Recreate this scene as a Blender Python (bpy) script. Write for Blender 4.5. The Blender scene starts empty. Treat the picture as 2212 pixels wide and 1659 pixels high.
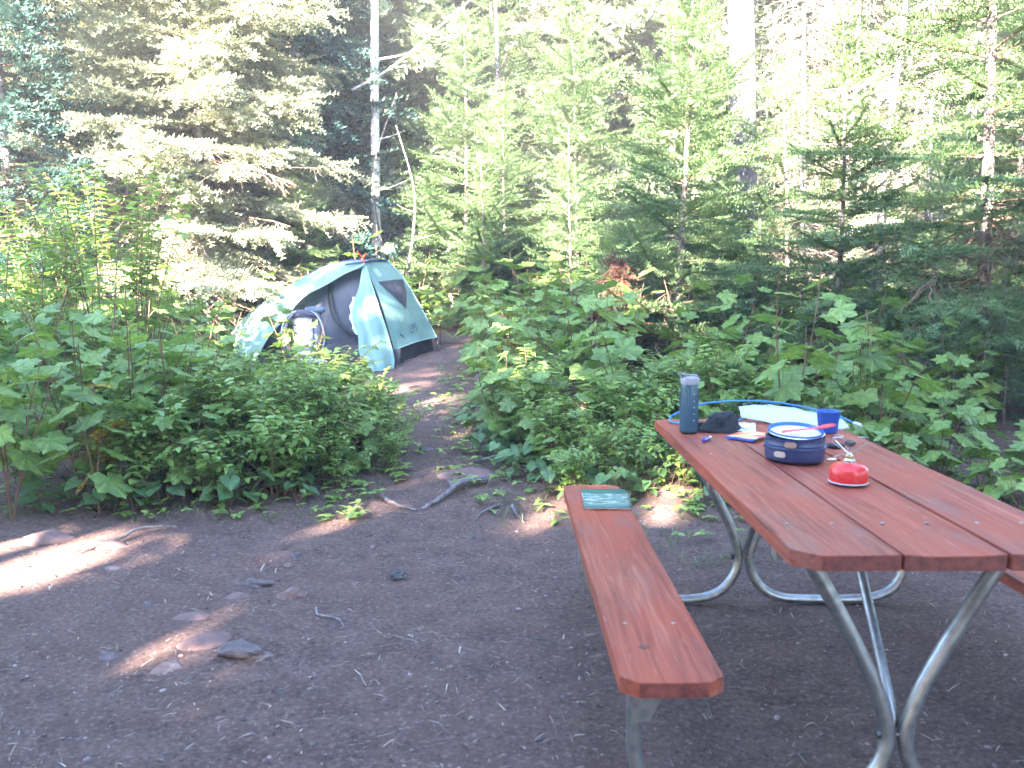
import bpy, bmesh, math, random
import numpy as np
from mathutils import Vector, Matrix, noise

S = bpy.context.scene
# ------------------------------------------------------------------ camera, world, sun
cam = bpy.data.cameras.new('camera'); cam_o = bpy.data.objects.new('camera', cam)
S.collection.objects.link(cam_o); S.camera = cam_o
cam_o.location = (0, 0, 1.361)
cam_o.rotation_euler = (math.pi/2 - .1236, 0, 0)
cam.sensor_width = 36; cam.lens = 18/(1106/1927.27)
cam.clip_start = .05; cam.clip_end = 900
cam.dof.use_dof = True; cam.dof.focus_distance = 8.5; cam.dof.aperture_fstop = 5.0

TRAVEL = Vector((.42, .90, -.44)).normalized()       # direction the sunlight travels
w = bpy.data.worlds.new('World'); S.world = w; w.use_nodes = True
nt = w.node_tree; nt.nodes.clear()
sky = nt.nodes.new('ShaderNodeTexSky'); sky.sky_type = 'NISHITA'; sky.sun_disc = False
el = math.asin(-TRAVEL.z); az = math.atan2(-TRAVEL.x, -TRAVEL.y)
sky.ozone_density = 4.5; sky.sun_elevation = el; sky.sun_rotation = az
bg = nt.nodes.new('ShaderNodeBackground'); bg.inputs[1].default_value = .078
wo = nt.nodes.new('ShaderNodeOutputWorld')
nt.links.new(sky.outputs[0], bg.inputs[0]); nt.links.new(bg.outputs[0], wo.inputs[0])
sun = bpy.data.lights.new('sun', 'SUN'); sun_o = bpy.data.objects.new('sun', sun)
S.collection.objects.link(sun_o)
sun.energy = 5.0; sun.angle = math.radians(.5); sun.color = (1.0, .87, .75)
sun_o.rotation_euler = TRAVEL.to_track_quat('-Z', 'Y').to_euler()
S.view_settings.view_transform = 'Standard'; S.view_settings.look = 'None'
S.view_settings.gamma = 1; S.view_settings.use_curve_mapping = False
S.view_settings.exposure = 5.05
S.cycles.use_denoising = True
S.cycles.max_bounces = 6; S.cycles.diffuse_bounces = 3; S.cycles.glossy_bounces = 2
S.cycles.transmission_bounces = 4; S.cycles.transparent_max_bounces = 6
S.cycles.caustics_reflective = False; S.cycles.caustics_refractive = False
S.cycles.sample_clamp_indirect = 6

R = random.Random(7)
NR = np.random.default_rng(7)
COL = S.collection

# ------------------------------------------------------------------ materials
def mat(name):
    m = bpy.data.materials.new(name); m.use_nodes = True
    t = m.node_tree; t.nodes.clear()
    out = t.nodes.new('ShaderNodeOutputMaterial'); p = t.nodes.new('ShaderNodeBsdfPrincipled')
    t.links.new(p.outputs[0], out.inputs[0])
    return m, t, p, out
def N(t, kind, **kw):
    n = t.nodes.new('ShaderNode' + kind)
    for k, v in kw.items(): setattr(n, k, v)
    return n
def ramp(t, fac, stops, interp='LINEAR'):
    r = t.nodes.new('ShaderNodeValToRGB'); r.color_ramp.interpolation = interp
    e = r.color_ramp.elements
    while len(e) < len(stops): e.new(.5)
    for k, (pos, c) in enumerate(stops):
        e[k].position = pos; e[k].color = (*c, 1) if len(c) == 3 else c
    t.links.new(fac, r.inputs[0]); return r.outputs[0]
def tex(t, kind='noise', scale=5, detail=4, rough=.6, coord='Object', stretch=None, **kw):
    tc = N(t, 'TexCoord'); src = tc.outputs[coord]
    if stretch:
        mp = N(t, 'Mapping'); mp.inputs['Scale'].default_value = stretch
        t.links.new(src, mp.inputs[0]); src = mp.outputs[0]
    if kind == 'noise':
        n = N(t, 'TexNoise'); n.inputs['Scale'].default_value = scale
        n.inputs['Detail'].default_value = detail; n.inputs['Roughness'].default_value = rough
        for k, v in kw.items(): n.inputs[k].default_value = v
        t.links.new(src, n.inputs[0]); return n.outputs[0]
    if kind == 'vor':
        n = N(t, 'TexVoronoi'); n.inputs['Scale'].default_value = scale
        if 'feature' in kw: n.feature = kw['feature']
        t.links.new(src, n.inputs[0]); return n
    if kind == 'wave':
        n = N(t, 'TexWave'); n.inputs['Scale'].default_value = scale
        n.bands_direction = kw.get('dir', 'X')
        n.inputs['Distortion'].default_value = kw.get('dist', 3); n.inputs['Detail'].default_value = detail
        n.inputs['Detail Scale'].default_value = kw.get('dscale', 1)
        t.links.new(src, n.inputs[0]); return n.outputs[1]
def bump(t, p, h, strength=.5, dist=.01):
    b = N(t, 'Bump'); b.inputs['Strength'].default_value = strength; b.inputs['Distance'].default_value = dist
    t.links.new(h, b.inputs['Height']); t.links.new(b.outputs[0], p.inputs['Normal']); return b
def mixc(t, fac, a, b, mode='MIX'):
    m = N(t, 'Mix', data_type='RGBA', blend_type=mode)
    if isinstance(fac, (int, float)): m.inputs[0].default_value = fac
    else: t.links.new(fac, m.inputs[0])
    for i, v in ((6, a), (7, b)):
        if isinstance(v, tuple): m.inputs[i].default_value = (*v, 1)
        else: t.links.new(v, m.inputs[i])
    return m.outputs[2]
def translucent(t, p, out, colour, fac):
    tr = N(t, 'BsdfTranslucent'); mx = N(t, 'MixShader'); mx.inputs[0].default_value = fac
    t.links.new(colour, tr.inputs[0]); t.links.new(p.outputs[0], mx.inputs[1])
    t.links.new(tr.outputs[0], mx.inputs[2]); t.links.new(mx.outputs[0], out.inputs[0])

def leaf_mat(name, cols, rough=.42, tl=.3, spec=.5, island=False, veins=False, mottle=None):
    m, t, p, out = mat(name)
    if island:
        g = N(t, 'NewGeometry'); r = g.outputs['Random Per Island']
    else:
        g = N(t, 'ObjectInfo'); r = g.outputs['Random']
    c = ramp(t, r, [(k/(len(cols)-1), col) for k, col in enumerate(cols)])
    if mottle:
        n = tex(t, scale=mottle[0], detail=3)
        c = mixc(t, ramp(t, n, [(.45, (0, 0, 0)), (.62, (1, 1, 1))]), c, mottle[1])
    if veins: c = vein_node(t, c)
    t.links.new(c, p.inputs['Base Color'])
    p.inputs['Roughness'].default_value = rough
    p.inputs['Specular IOR Level'].default_value = spec
    hc = N(t, 'HueSaturation'); hc.inputs['Value'].default_value = 1.5; hc.inputs['Saturation'].default_value = 1.1
    hc.inputs['Hue'].default_value = .485
    t.links.new(c, hc.inputs['Color'])
    translucent(t, p, out, hc.outputs[0], tl)
    if veins:
        h = tex(t, scale=60, detail=3); bump(t, p, h, .35, .01)
    return m
def vein_node(t, c):
    # palmate veins fanning from the leaf stalk, and faint blotches
    tc = N(t, 'TexCoord'); s = N(t, 'SeparateXYZ'); t.links.new(tc.outputs['Object'], s.inputs[0])
    a = N(t, 'Math', operation='ARCTAN2'); t.links.new(s.outputs[0], a.inputs[0]); t.links.new(s.outputs[1], a.inputs[1])
    k = N(t, 'Math', operation='MULTIPLY'); k.inputs[1].default_value = 6.4; t.links.new(a.outputs[0], k.inputs[0])
    co = N(t, 'Math', operation='COSINE'); t.links.new(k.outputs[0], co.inputs[0])
    c = mixc(t, ramp(t, tex(t, scale=5, detail=4), [(.35, (.55,.55,.55)), (.6, (0,0,0))]), c, (.045,.085,.035))
    c = mixc(t, ramp(t, tex(t, scale=11, detail=5), [(.66, (0,0,0)), (.74, (.8,.8,.8))]), c, (.16,.12,.04))
    return mixc(t, ramp(t, co.outputs[0], [(.965, (0,0,0)), (.995, (.6,.6,.6))]), c, (.26,.36,.14))
M = {}
M['thimble'] = leaf_mat('thimbleberry_leaf', [(.130,.215,.050), (.170,.275,.060), (.215,.325,.065), (.150,.245,.065)], .42, .32, .5, veins=True)
M['thimble_y'] = leaf_mat('yellow_leaf', [(.42,.36,.05), (.50,.40,.08), (.36,.38,.07)], .6, .35, .2, mottle=(9, (.16,.06,.02)))
M['small'] = leaf_mat('shrub_leaf', [(.125,.210,.055), (.165,.265,.062), (.205,.310,.068), (.235,.335,.075)], .38, .32, .5, island=True)
M['heart'] = leaf_mat('heart_leaf', [(.070,.150,.060), (.095,.195,.070), (.120,.225,.075)], .42, .28, .5, veins=True)
M['grass'] = leaf_mat('grass', [(.06,.10,.03), (.10,.15,.05), (.17,.17,.08)], .6, .3, .2, island=True)
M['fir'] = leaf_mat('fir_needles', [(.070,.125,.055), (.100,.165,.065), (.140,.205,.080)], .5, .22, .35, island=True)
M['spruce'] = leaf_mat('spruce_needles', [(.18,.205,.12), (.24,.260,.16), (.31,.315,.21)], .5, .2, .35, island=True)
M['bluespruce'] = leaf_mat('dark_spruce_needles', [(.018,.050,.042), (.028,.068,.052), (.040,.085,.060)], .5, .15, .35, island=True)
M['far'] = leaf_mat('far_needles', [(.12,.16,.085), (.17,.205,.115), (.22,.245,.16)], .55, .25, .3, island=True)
M['rust'] = leaf_mat('rusty_needles', [(.12,.055,.040), (.17,.075,.048), (.11,.055,.040)], .7, .2, .2, island=True)
M['lichen'] = leaf_mat('beard_lichen', [(.20,.17,.12), (.27,.24,.17), (.17,.18,.13)], .9, .3, .1, island=True)
M['deadneedle'] = leaf_mat('dry_twigs', [(.24,.17,.13), (.33,.24,.19), (.18,.13,.10)], .9, .12, .1, island=True)
M['straw'] = leaf_mat('straw_litter', [(.26,.19,.15), (.50,.42,.34), (.32,.24,.19), (.08,.055,.045)], .9, 0.02, .1, island=True)

def bark_mat(name, cols, scale=12, stretch=(1, 1, .2), patches=None, bs=.6, bd=.01, rough=.9):
    m, t, p, out = mat(name)
    n = tex(t, scale=scale, detail=6, stretch=stretch)
    c = ramp(t, n, [(.3, cols[0]), (.5, cols[1]), (.7, cols[2])])
    if patches:
        n2 = tex(t, scale=patches[0], detail=4)
        c = mixc(t, ramp(t, n2, [(.5, (0,0,0)), (.6, (1,1,1))]), c, patches[1])
    t.links.new(c, p.inputs['Base Color']); p.inputs['Roughness'].default_value = rough
    p.inputs['Specular IOR Level'].default_value = .2
    bump(t, p, n, bs, bd); return m
M['bark_grey'] = bark_mat('grey_bark', [(.038,.034,.037), (.065,.06,.066), (.095,.088,.095)], 9, (1,1,.18), (5, (.07,.075,.065)), .8, .03)
M['bark_fir'] = bark_mat('fir_bark', [(.06,.045,.04), (.12,.095,.085), (.19,.16,.145)], 22, (1,1,.5), (8, (.24,.225,.21)))
M['bark_birch'] = bark_mat('birch_bark', [(.20,.17,.15), (.55,.51,.47), (.68,.64,.60)], 14, (1,1,4), (3, (.58,.54,.52)), .3)
M['twig'] = bark_mat('twig_bark', [(.09,.055,.04), (.17,.105,.075), (.25,.17,.13)], 30, (1,1,.4))
M['stem'] = bark_mat('berry_stem', [(.08,.045,.03), (.14,.08,.05), (.19,.12,.075)], 30, (1,1,.3), None, .2, .002, .6)
M['greystem'] = bark_mat('grey_twig', [(.15,.13,.12), (.26,.23,.22), (.38,.35,.33)], 30, (1,1,.4))
M['root'] = bark_mat('weathered_root', [(.07,.055,.052), (.15,.125,.12), (.25,.22,.215)], 40, (1,.15,1), None, .9, .01)

def simple(name, col, rough=.5, metal=0, spec=.5, noise_amt=0, scale=20, bs=0, bd=.002, tl=0, coat=0):
    m, t, p, out = mat(name)
    p.inputs['Base Color'].default_value = (*col, 1); p.inputs['Roughness'].default_value = rough
    p.inputs['Metallic'].default_value = metal; p.inputs['Specular IOR Level'].default_value = spec
    p.inputs['Coat Weight'].default_value = coat
    n = tex(t, scale=scale, detail=5)
    a = 1 - noise_amt
    c = ramp(t, n, [(.3, tuple(v*a for v in col)), (.7, tuple(min(1, v*(1+noise_amt)) for v in col))])
    t.links.new(c, p.inputs['Base Color'])
    if bs: bump(t, p, n, bs, bd)
    if tl: translucent(t, p, out, c, tl)
    return m

def wood_mat():
    m, t, p, out = mat('red_stained_plank')
    # planks run along local Y
    oi = N(t, 'ObjectInfo'); tc = N(t, 'TexCoord'); ad = N(t, 'VectorMath', operation='ADD')
    cm = N(t, 'CombineXYZ'); ml = N(t, 'Math', operation='MULTIPLY'); ml.inputs[1].default_value = 37
    t.links.new(oi.outputs['Random'], ml.inputs[0]); t.links.new(ml.outputs[0], cm.inputs[0]); t.links.new(ml.outputs[0], cm.inputs[1])
    t.links.new(tc.outputs['Object'], ad.inputs[0]); t.links.new(cm.outputs[0], ad.inputs[1])
    def nz(sc, st, det=6, dist=0):
        mp = N(t, 'Mapping'); mp.inputs['Scale'].default_value = st
        n = N(t, 'TexNoise'); n.inputs['Scale'].default_value = sc; n.inputs['Detail'].default_value = det
        n.inputs['Distortion'].default_value = dist
        t.links.new(ad.outputs[0], mp.inputs[0]); t.links.new(mp.outputs[0], n.inputs[0]); return n.outputs[0]
    grain = nz(42, (1, .05, 1), 5, 1.2); blotch = nz(2.6, (1, .6, 1), 5); worn = nz(9, (1.2, .35, 1), 6); fine = nz(160, (1, .08, 1), 3)
    c = ramp(t, grain, [(.30, (.100,.020,.012)), (.46, (.195,.043,.024)), (.60, (.250,.062,.034)), (.74, (.33,.115,.068))])
    c = mixc(t, ramp(t, blotch, [(.40, (0,0,0)), (.72, (.8,.8,.8))]), c, (.34,.060,.020))
    c = mixc(t, ramp(t, worn, [(.57, (0,0,0)), (.74, (.65,.65,.65))]), c, (.165,.075,.058))
    c = mixc(t, ramp(t, fine, [(.64, (0,0,0)), (.78, (.4,.4,.4))]), c, (.42,.27,.22))
    t.links.new(c, p.inputs['Base Color'])
    t.links.new(ramp(t, blotch, [(.3, (.50,.50,.50)), (.7, (.72,.72,.72))]), p.inputs['Roughness']); p.inputs['Specular IOR Level'].default_value = .35
    bump(t, p, grain, .35, .004)
    return m
M['wood'] = wood_mat()
M['woodend'] = simple('plank_end_grain', (.13,.028,.018), .65, noise_amt=.5, scale=45, bs=.5, bd=.003)
def galv():
    m, t, p, out = mat('galvanised_tube')
    v = tex(t, 'vor', scale=34); c = ramp(t, v.outputs[0], [(0, (.20,.21,.215)), (.6, (.30,.31,.315))])
    n = tex(t, scale=7, detail=6); c = mixc(t, ramp(t, n, [(.5, (0,0,0)), (.75, (.7,.7,.7))]), c, (.12,.105,.095))
    t.links.new(c, p.inputs['Base Color']); p.inputs['Metallic'].default_value = .85
    t.links.new(ramp(t, n, [(.3, (.3,.3,.3)), (.7, (.55,.55,.55))]), p.inputs['Roughness'])
    bump(t, p, n, .1, .002); return m
M['galv'] = galv()
M['bolt'] = simple('dark_bolt', (.10,.10,.10), .5, .8)
M['knot'] = simple('plank_knot', (.075,.030,.022), .6, noise_amt=.5, scale=120)

def ground_mat():
    m, t, p, out = mat('forest_soil')
    tc = N(t, 'TexCoord')
    def nz(sc, det=6, ro=.6, dist=0):
        n = N(t, 'TexNoise'); n.inputs['Scale'].default_value = sc; n.inputs['Detail'].default_value = det
        n.inputs['Roughness'].default_value = ro; n.inputs['Distortion'].default_value = dist
        t.links.new(tc.outputs['Object'], n.inputs[0]); return n.outputs[0]
    big = nz(.7, 5); mid = nz(6, 8, .7); fine = nz(48, 7, .8); vf = nz(170, 4, .75)
    c = ramp(t, mid, [(.30, (.118,.075,.066)), (.50, (.190,.122,.105)), (.72, (.265,.175,.150))])
    c = mixc(t, ramp(t, big, [(.42, (0,0,0)), (.62, (.6,.6,.6))]), c, (.225,.132,.105))
    c = mixc(t, ramp(t, fine, [(.54, (0,0,0)), (.66, (.9,.9,.9))]), c, (.40,.30,.26))
    c = mixc(t, ramp(t, fine, [(.33, (.95,.95,.95)), (.45, (0,0,0))]), c, (.035,.025,.024))
    c = mixc(t, ramp(t, vf, [(.62, (0,0,0)), (.70, (.6,.6,.6))]), c, (.46,.37,.32))
    vo = N(t, 'TexVoronoi'); vo.inputs['Scale'].default_value = 42
    t.links.new(tc.outputs['Object'], vo.inputs[0])
    st = N(t, 'Math', operation='LESS_THAN'); t.links.new(vo.outputs['Distance'], st.inputs[0]); st.inputs[1].default_value = .24
    sel = N(t, 'SeparateColor'); t.links.new(vo.outputs['Color'], sel.inputs[0])
    gt = N(t, 'Math', operation='GREATER_THAN'); t.links.new(sel.outputs[0], gt.inputs[0]); gt.inputs[1].default_value = .72
    mu = N(t, 'Math', operation='MULTIPLY'); t.links.new(st.outputs[0], mu.inputs[0]); t.links.new(gt.outputs[0], mu.inputs[1])
    c = mixc(t, mu.outputs[0], c, ramp(t, sel.outputs[1], [(0, (.10,.085,.085)), (.6, (.22,.17,.165)), (1, (.34,.29,.28))]))
    t.links.new(c, p.inputs['Base Color']); p.inputs['Roughness'].default_value = .95
    p.inputs['Specular IOR Level'].default_value = .15
    hs = N(t, 'Math', operation='MULTIPLY_ADD'); t.links.new(mu.outputs[0], hs.inputs[0]); hs.inputs[1].default_value = .25; t.links.new(fine, hs.inputs[2])
    ha = N(t, 'Math', operation='MULTIPLY_ADD'); t.links.new(mid, ha.inputs[0]); ha.inputs[1].default_value = 1.0; t.links.new(hs.outputs[0], ha.inputs[2])
    bump(t, p, ha.outputs[0], 1.0, .035); return m
M['soil'] = ground_mat()
def rock_mat(name, a, b, c3):
    m, t, p, out = mat(name); n = tex(t, scale=14, detail=9, rough=.7)
    c = ramp(t, n, [(.3, a), (.5, b), (.72, c3)]); t.links.new(c, p.inputs['Base Color'])
    p.inputs['Roughness'].default_value = .85; p.inputs['Specular IOR Level'].default_value = .25
    bump(t, p, n, .6, .01); return m
M['rock_red'] = rock_mat('dusty_red_rock', (.11,.064,.056), (.155,.095,.083), (.20,.13,.115))
M['rock_grey'] = rock_mat('grey_rock', (.07,.053,.052), (.115,.088,.085), (.17,.14,.138))
M['rock_dark'] = rock_mat('dark_rock', (.035,.035,.038), (.07,.068,.07), (.15,.14,.14))
def pebble_mat():
    m, t, p, out = mat('pebbles'); g = N(t, 'NewGeometry')
    c = ramp(t, g.outputs['Random Per Island'], [(0, (.05,.04,.04)), (.5, (.11,.08,.075)), (.8, (.19,.14,.13)), (1, (.24,.19,.18))])
    t.links.new(c, p.inputs['Base Color']); p.inputs['Roughness'].default_value = .9; return m
M['pebble'] = pebble_mat()

def nylon(name, a, b, tl=.25, rough=.5, scale=3.0):
    m, t, p, out = mat(name); n = tex(t, scale=scale, detail=6)
    c = ramp(t, n, [(.35, a), (.65, b)]); t.links.new(c, p.inputs['Base Color']); p.inputs['Roughness'].default_value = rough
    n2 = tex(t, scale=7, detail=5, stretch=(1, 1, .5)); bump(t, p, n2, .55, .03)
    if tl: translucent(t, p, out, c, tl)
    return m
M['fly'] = nylon('mint_green_nylon', (.165,.275,.232), (.195,.315,.268), .22, .42)
M['fly_seam'] = nylon('pale_seam', (.24,.36,.33), (.30,.42,.39), .1)
M['mesh_dark'] = nylon('dark_netting', (.020,.018,.024), (.040,.036,.045), 0, .8)
M['inner'] = nylon('inner_netting', (.045,.048,.064), (.08,.083,.105), .1, .8)
M['tub'] = nylon('dark_floor_fabric', (.022,.017,.022), (.045,.036,.042), 0, .45)
M['black'] = simple('black_webbing', (.012,.012,.016), .7)
M['ridge'] = simple('purple_ridge_sleeve', (.055,.055,.13), .6)
M['red'] = simple('red_cord', (.60,.045,.035), .6)
M['ink'] = simple('dark_green_print', (.035,.075,.085), .7)
M['pole'] = simple('tent_pole', (.10,.09,.09), .4, .7)

# ------------------------------------------------------------------ mesh helpers
def link(name, me, m=None, parent=None, smooth=False, loc=None):
    if m is not None:
        for mm in (m if isinstance(m, (list, tuple)) else [m]): me.materials.append(mm)
    if smooth: me.polygons.foreach_set('use_smooth', [True]*len(me.polygons))
    o = bpy.data.objects.new(name, me); COL.objects.link(o)
    if parent: o.parent = parent
    if loc: o.location = loc
    return o
def tag(o, label=None, cat=None, group=None, kind=None):
    if label: o['label'] = label
    if cat: o['category'] = cat
    if group: o['group'] = group
    if kind: o['kind'] = kind
    return o
def empty(name, loc=(0, 0, 0), rz=0, label=None, cat=None, group=None):
    o = bpy.data.objects.new(name, None); COL.objects.link(o); o.location = loc; o.rotation_euler = (0, 0, rz)
    o.empty_display_size = .1
    return tag(o, label, cat, group)
def tri_mesh(name, V, F, mats=None, mi=None, smooth=False):
    V = np.asarray(V, np.float32); F = np.asarray(F, np.int32); k = F.shape[1]
    me = bpy.data.meshes.new(name)
    me.vertices.add(len(V)); me.vertices.foreach_set('co', V.ravel())
    me.loops.add(F.size); me.loops.foreach_set('vertex_index', F.ravel())
    me.polygons.add(len(F)); me.polygons.foreach_set('loop_start', np.arange(0, F.size, k, dtype=np.int32))
    me.polygons.foreach_set('loop_total', np.full(len(F), k, np.int32))
    if mi is not None: me.polygons.foreach_set('material_index', np.asarray(mi, np.int32))
    me.update(calc_edges=True)
    if smooth: me.polygons.foreach_set('use_smooth', np.ones(len(F), bool))
    return me
class MB:
    """collects small shapes into one mesh"""
    def __init__(s): s.v = []; s.f = []; s.m = []
    def add(s, V, F, mi=0):
        b = len(s.v); s.v += [tuple(p) for p in V]; s.f += [tuple(i+b for i in f) for f in F]; s.m += [mi]*len(F)
    def tube(s, pts, rad, n=6, cap=True, mi=0):
        pts = [Vector(p) for p in pts]; k = len(pts)
        if not isinstance(rad, (list, tuple)): rad = [rad]*k
        V = []; ref = None
        for i, p in enumerate(pts):
            d = (pts[min(i+1, k-1)] - pts[max(i-1, 0)]).normalized()
            if ref is None: ref = d.orthogonal().normalized()
            ref = (ref - d*ref.dot(d)).normalized(); b = d.cross(ref)
            for j in range(n):
                a = 2*math.pi*j/n; V.append(p + (ref*math.cos(a) + b*math.sin(a))*rad[i])
        F = [(i*n+j, i*n+(j+1) % n, (i+1)*n+(j+1) % n, (i+1)*n+j) for i in range(k-1) for j in range(n)]
        if cap: F += [tuple(range(n))[::-1], tuple((k-1)*n+j for j in range(n))]
        s.add(V, F, mi); return s
    def lathe(s, prof, n=24, c=(0, 0, 0), mi=0, sx=1, sy=1, caps=3):
        V = [(c[0]+r*math.cos(2*math.pi*j/n)*sx, c[1]+r*math.sin(2*math.pi*j/n)*sy, c[2]+z) for r, z in prof for j in range(n)]
        k = len(prof)
        F = [(i*n+j, i*n+(j+1) % n, (i+1)*n+(j+1) % n, (i+1)*n+j) for i in range(k-1) for j in range(n)]
        if caps & 1: F.append(tuple(range(n))[::-1])
        if caps & 2: F.append(tuple((k-1)*n+j for j in range(n)))
        s.add(V, F, mi); return s
    def box(s, lo, hi, mi=0, M4=None):
        V = [Vector((x, y, z)) for x in (lo[0], hi[0]) for y in (lo[1], hi[1]) for z in (lo[2], hi[2])]
        if M4: V = [M4 @ v for v in V]
        s.add(V, [(0,1,3,2), (4,6,7,5), (0,4,5,1), (2,3,7,6), (0,2,6,4), (1,5,7,3)], mi); return s
    def prism(s, poly, z0, z1, mi=0, M4=None):
        n = len(poly); V = [Vector((x, y, z0)) for x, y in poly] + [Vector((x, y, z1)) for x, y in poly]
        if M4: V = [M4 @ v for v in V]
        s.add(V, [tuple(range(n))[::-1], tuple(range(n, 2*n))] + [(i, (i+1) % n, n+(i+1) % n, n+i) for i in range(n)], mi); return s
    def loft(s, rows, mi=0, closed=False):
        k = len(rows); n = len(rows[0]); V = [p for r in rows for p in r]
        F = [(i*n+j, i*n+j+1, (i+1)*n+j+1, (i+1)*n+j) for i in range(k-1) for j in range(n-1)]
        if closed: F += [(i*n+n-1, i*n, (i+1)*n, (i+1)*n+n-1) for i in range(k-1)]
        s.add(V, F, mi); return s
    def build(s, name, m=None, parent=None, smooth=False, bevel=0, loc=None, solid=0):
        me = bpy.data.meshes.new(name); me.from_pydata([tuple(v) for v in s.v], [], s.f)
        me.polygons.foreach_set('material_index', s.m)
        bm = bmesh.new(); bm.from_mesh(me)
        if bevel:
            ed = [e for e in bm.edges if len(e.link_faces) == 2 and e.calc_face_angle(0) > .5]
            bmesh.ops.bevel(bm, geom=ed, offset=bevel, segments=2, affect='EDGES', clamp_overlap=True)
        bmesh.ops.recalc_face_normals(bm, faces=bm.faces); bm.to_mesh(me); bm.free()
        if smooth:
            me.polygons.foreach_set('use_smooth', [True]*len(me.polygons))
            if smooth != 'all': me.set_sharp_from_angle(angle=math.radians(40))
        o = link(name, me, m, parent, False, loc)
        if solid:
            md = o.modifiers.new('thickness', 'SOLIDIFY'); md.thickness = solid; md.offset = 0
        return o
def resample(P, n):
    """smooth curve through the points, n samples"""
    P = [Vector(p) for p in P]; Q = [P[0]*2-P[1]] + P + [P[-1]*2-P[-2]]
    L = [0]
    for a, b in zip(P, P[1:]): L.append(L[-1]+(b-a).length)
    out = []
    for i in range(n):
        d = L[-1]*i/(n-1); k = 0
        while k < len(P)-2 and d > L[k+1]: k += 1
        t = (d-L[k])/max(1e-6, L[k+1]-L[k]); a, b, c, e = Q[k], Q[k+1], Q[k+2], Q[k+3]
        out.append(.5*((2*b) + (c-a)*t + (2*a-5*b+4*c-e)*t*t + (3*b-a-3*c+e)*t**3))
    return out
def scatter(T, F, O, X, sc, up=None, sy=None):
    """copies of a template (x along its length) at origins O, along directions X -> arrays"""
    T = np.asarray(T, float); F = np.asarray(F, int); O = np.asarray(O, float); X = np.asarray(X, float)
    X = X/np.maximum(1e-9, np.linalg.norm(X, axis=1))[:, None]; n = len(O)
    U = np.tile((0, 0, 1.), (n, 1)) if up is None else np.asarray(up, float)
    Y = np.cross(U, X); ln = np.linalg.norm(Y, axis=1); bad = ln < 1e-3
    Y[bad] = np.cross(np.tile((1., 0, 0), (bad.sum(), 1)), X[bad]); Y /= np.linalg.norm(Y, axis=1)[:, None]
    Z = np.cross(X, Y); sc = np.broadcast_to(np.asarray(sc, float), (n,)); sy = sc if sy is None else np.broadcast_to(np.asarray(sy, float), (n,))
    V = O[:, None] + X[:, None]*T[None, :, 0:1]*sc[:, None, None] + Y[:, None]*T[None, :, 1:2]*sy[:, None, None] + Z[:, None]*T[None, :, 2:3]*sy[:, None, None]
    FF = F[None] + (np.arange(n)*len(T))[:, None, None]
    return V.reshape(-1, 3), FF.reshape(-1, F.shape[1])
def joined(*VF):
    Vs, Fs, b = [], [], 0
    for V, F in VF: Vs.append(V); Fs.append(F+b); b += len(V)
    return np.concatenate(Vs), np.concatenate(Fs)

# ------------------------------------------------------------------ ground
GP = [(-600, 0), (4.7, 0), (5.3, .05), (10, .26), (11.3, .38), (14, .55), (25, 1.0), (60, 2.2), (600, 3.5)]
GY = np.array([a for a, b in GP]); GZ = np.array([b for a, b in GP])
def gz(x, y):
    z = float(np.interp(y, GY, GZ))
    near = max(0, 1-abs(x-.95)/1.3)*max(0, 1-abs(y-2.8)/2.0)
    k = 1-min(1, near*3)
    z += k*(.022*noise.noise(Vector((x*.7, y*.7, 0))) + .008*noise.noise(Vector((x*2.7, y*2.7, 3))))
    return z
def axis(lo, hi, core0, core1, step, grow=1.25):
    a = list(np.arange(core0, core1, step)); s = step; p = core1
    while p < hi: a.append(p); s *= grow; p += s
    s = step; p = core0
    while p > lo: s *= grow; p -= s; a.insert(0, p)
    return a
gx = axis(-320, 320, -4.5, 4.0, .055); gy = axis(-300, 420, 1.6, 12.5, .06)
V = []
for y in gy:
    for x in gx:
        z = gz(x, y)
        if -6 < x < 6 and 0 < y < 14: z += .006*noise.noise(Vector((x*9, y*9, 1))) + .004*noise.noise(Vector((x*21, y*21, 5)))
        V.append((x, y, z))
nx, ny = len(gx), len(gy)
ii, jj = np.meshgrid(np.arange(nx-1), np.arange(ny-1)); b = (jj*nx+ii).ravel()
F = np.stack([b, b+1, b+nx+1, b+nx], 1)
tag(link('ground', tri_mesh('ground', V, F, smooth=True), M['soil']), kind='structure')

# ------------------------------------------------------------------ small ground debris
def in_plants(x, y):
    """where the undergrowth covers the soil"""
    if y > 12.2: return True
    L = np.interp(y, [4.4, 4.75, 4.95, 5.0, 5.5, 6.0, 7.0, 8.0, 9.0, 9.7], [-2.8, -2.8, -1.8, -1.15, -1.0, -.95, -1.3, -1.65, -2.0, -2.4])
    if 4.7 < y < 10.2 and x < L: return True
    if y >= 10.2 and x < -3.9: return True
    Rb = np.interp(y, [4.9, 5.15, 6.0, 7.5, 9.0, 10.2, 11.4, 12.2], [.35, .2, -.25, -.35, -.45, -.55, -.55, -.6])
    if y > 4.95 + max(0, (x-.3))*.16 and x > Rb: return True
    return False
def patch_points(n, x0, x1, y0, y1, bias=1.0, cond=lambda x, y: True):
    out = []
    while len(out) < n:
        x = R.uniform(x0, x1); y = y0 + (y1-y0)*R.random()**bias
        if cond(x, y): out.append((x, y))
    return out
ico = bmesh.new(); bmesh.ops.create_icosphere(ico, subdivisions=1, radius=1)
IV = np.array([v.co[:] for v in ico.verts]); IF = np.array([[v.index for v in f.verts] for f in ico.faces]); ico.free()
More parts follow.
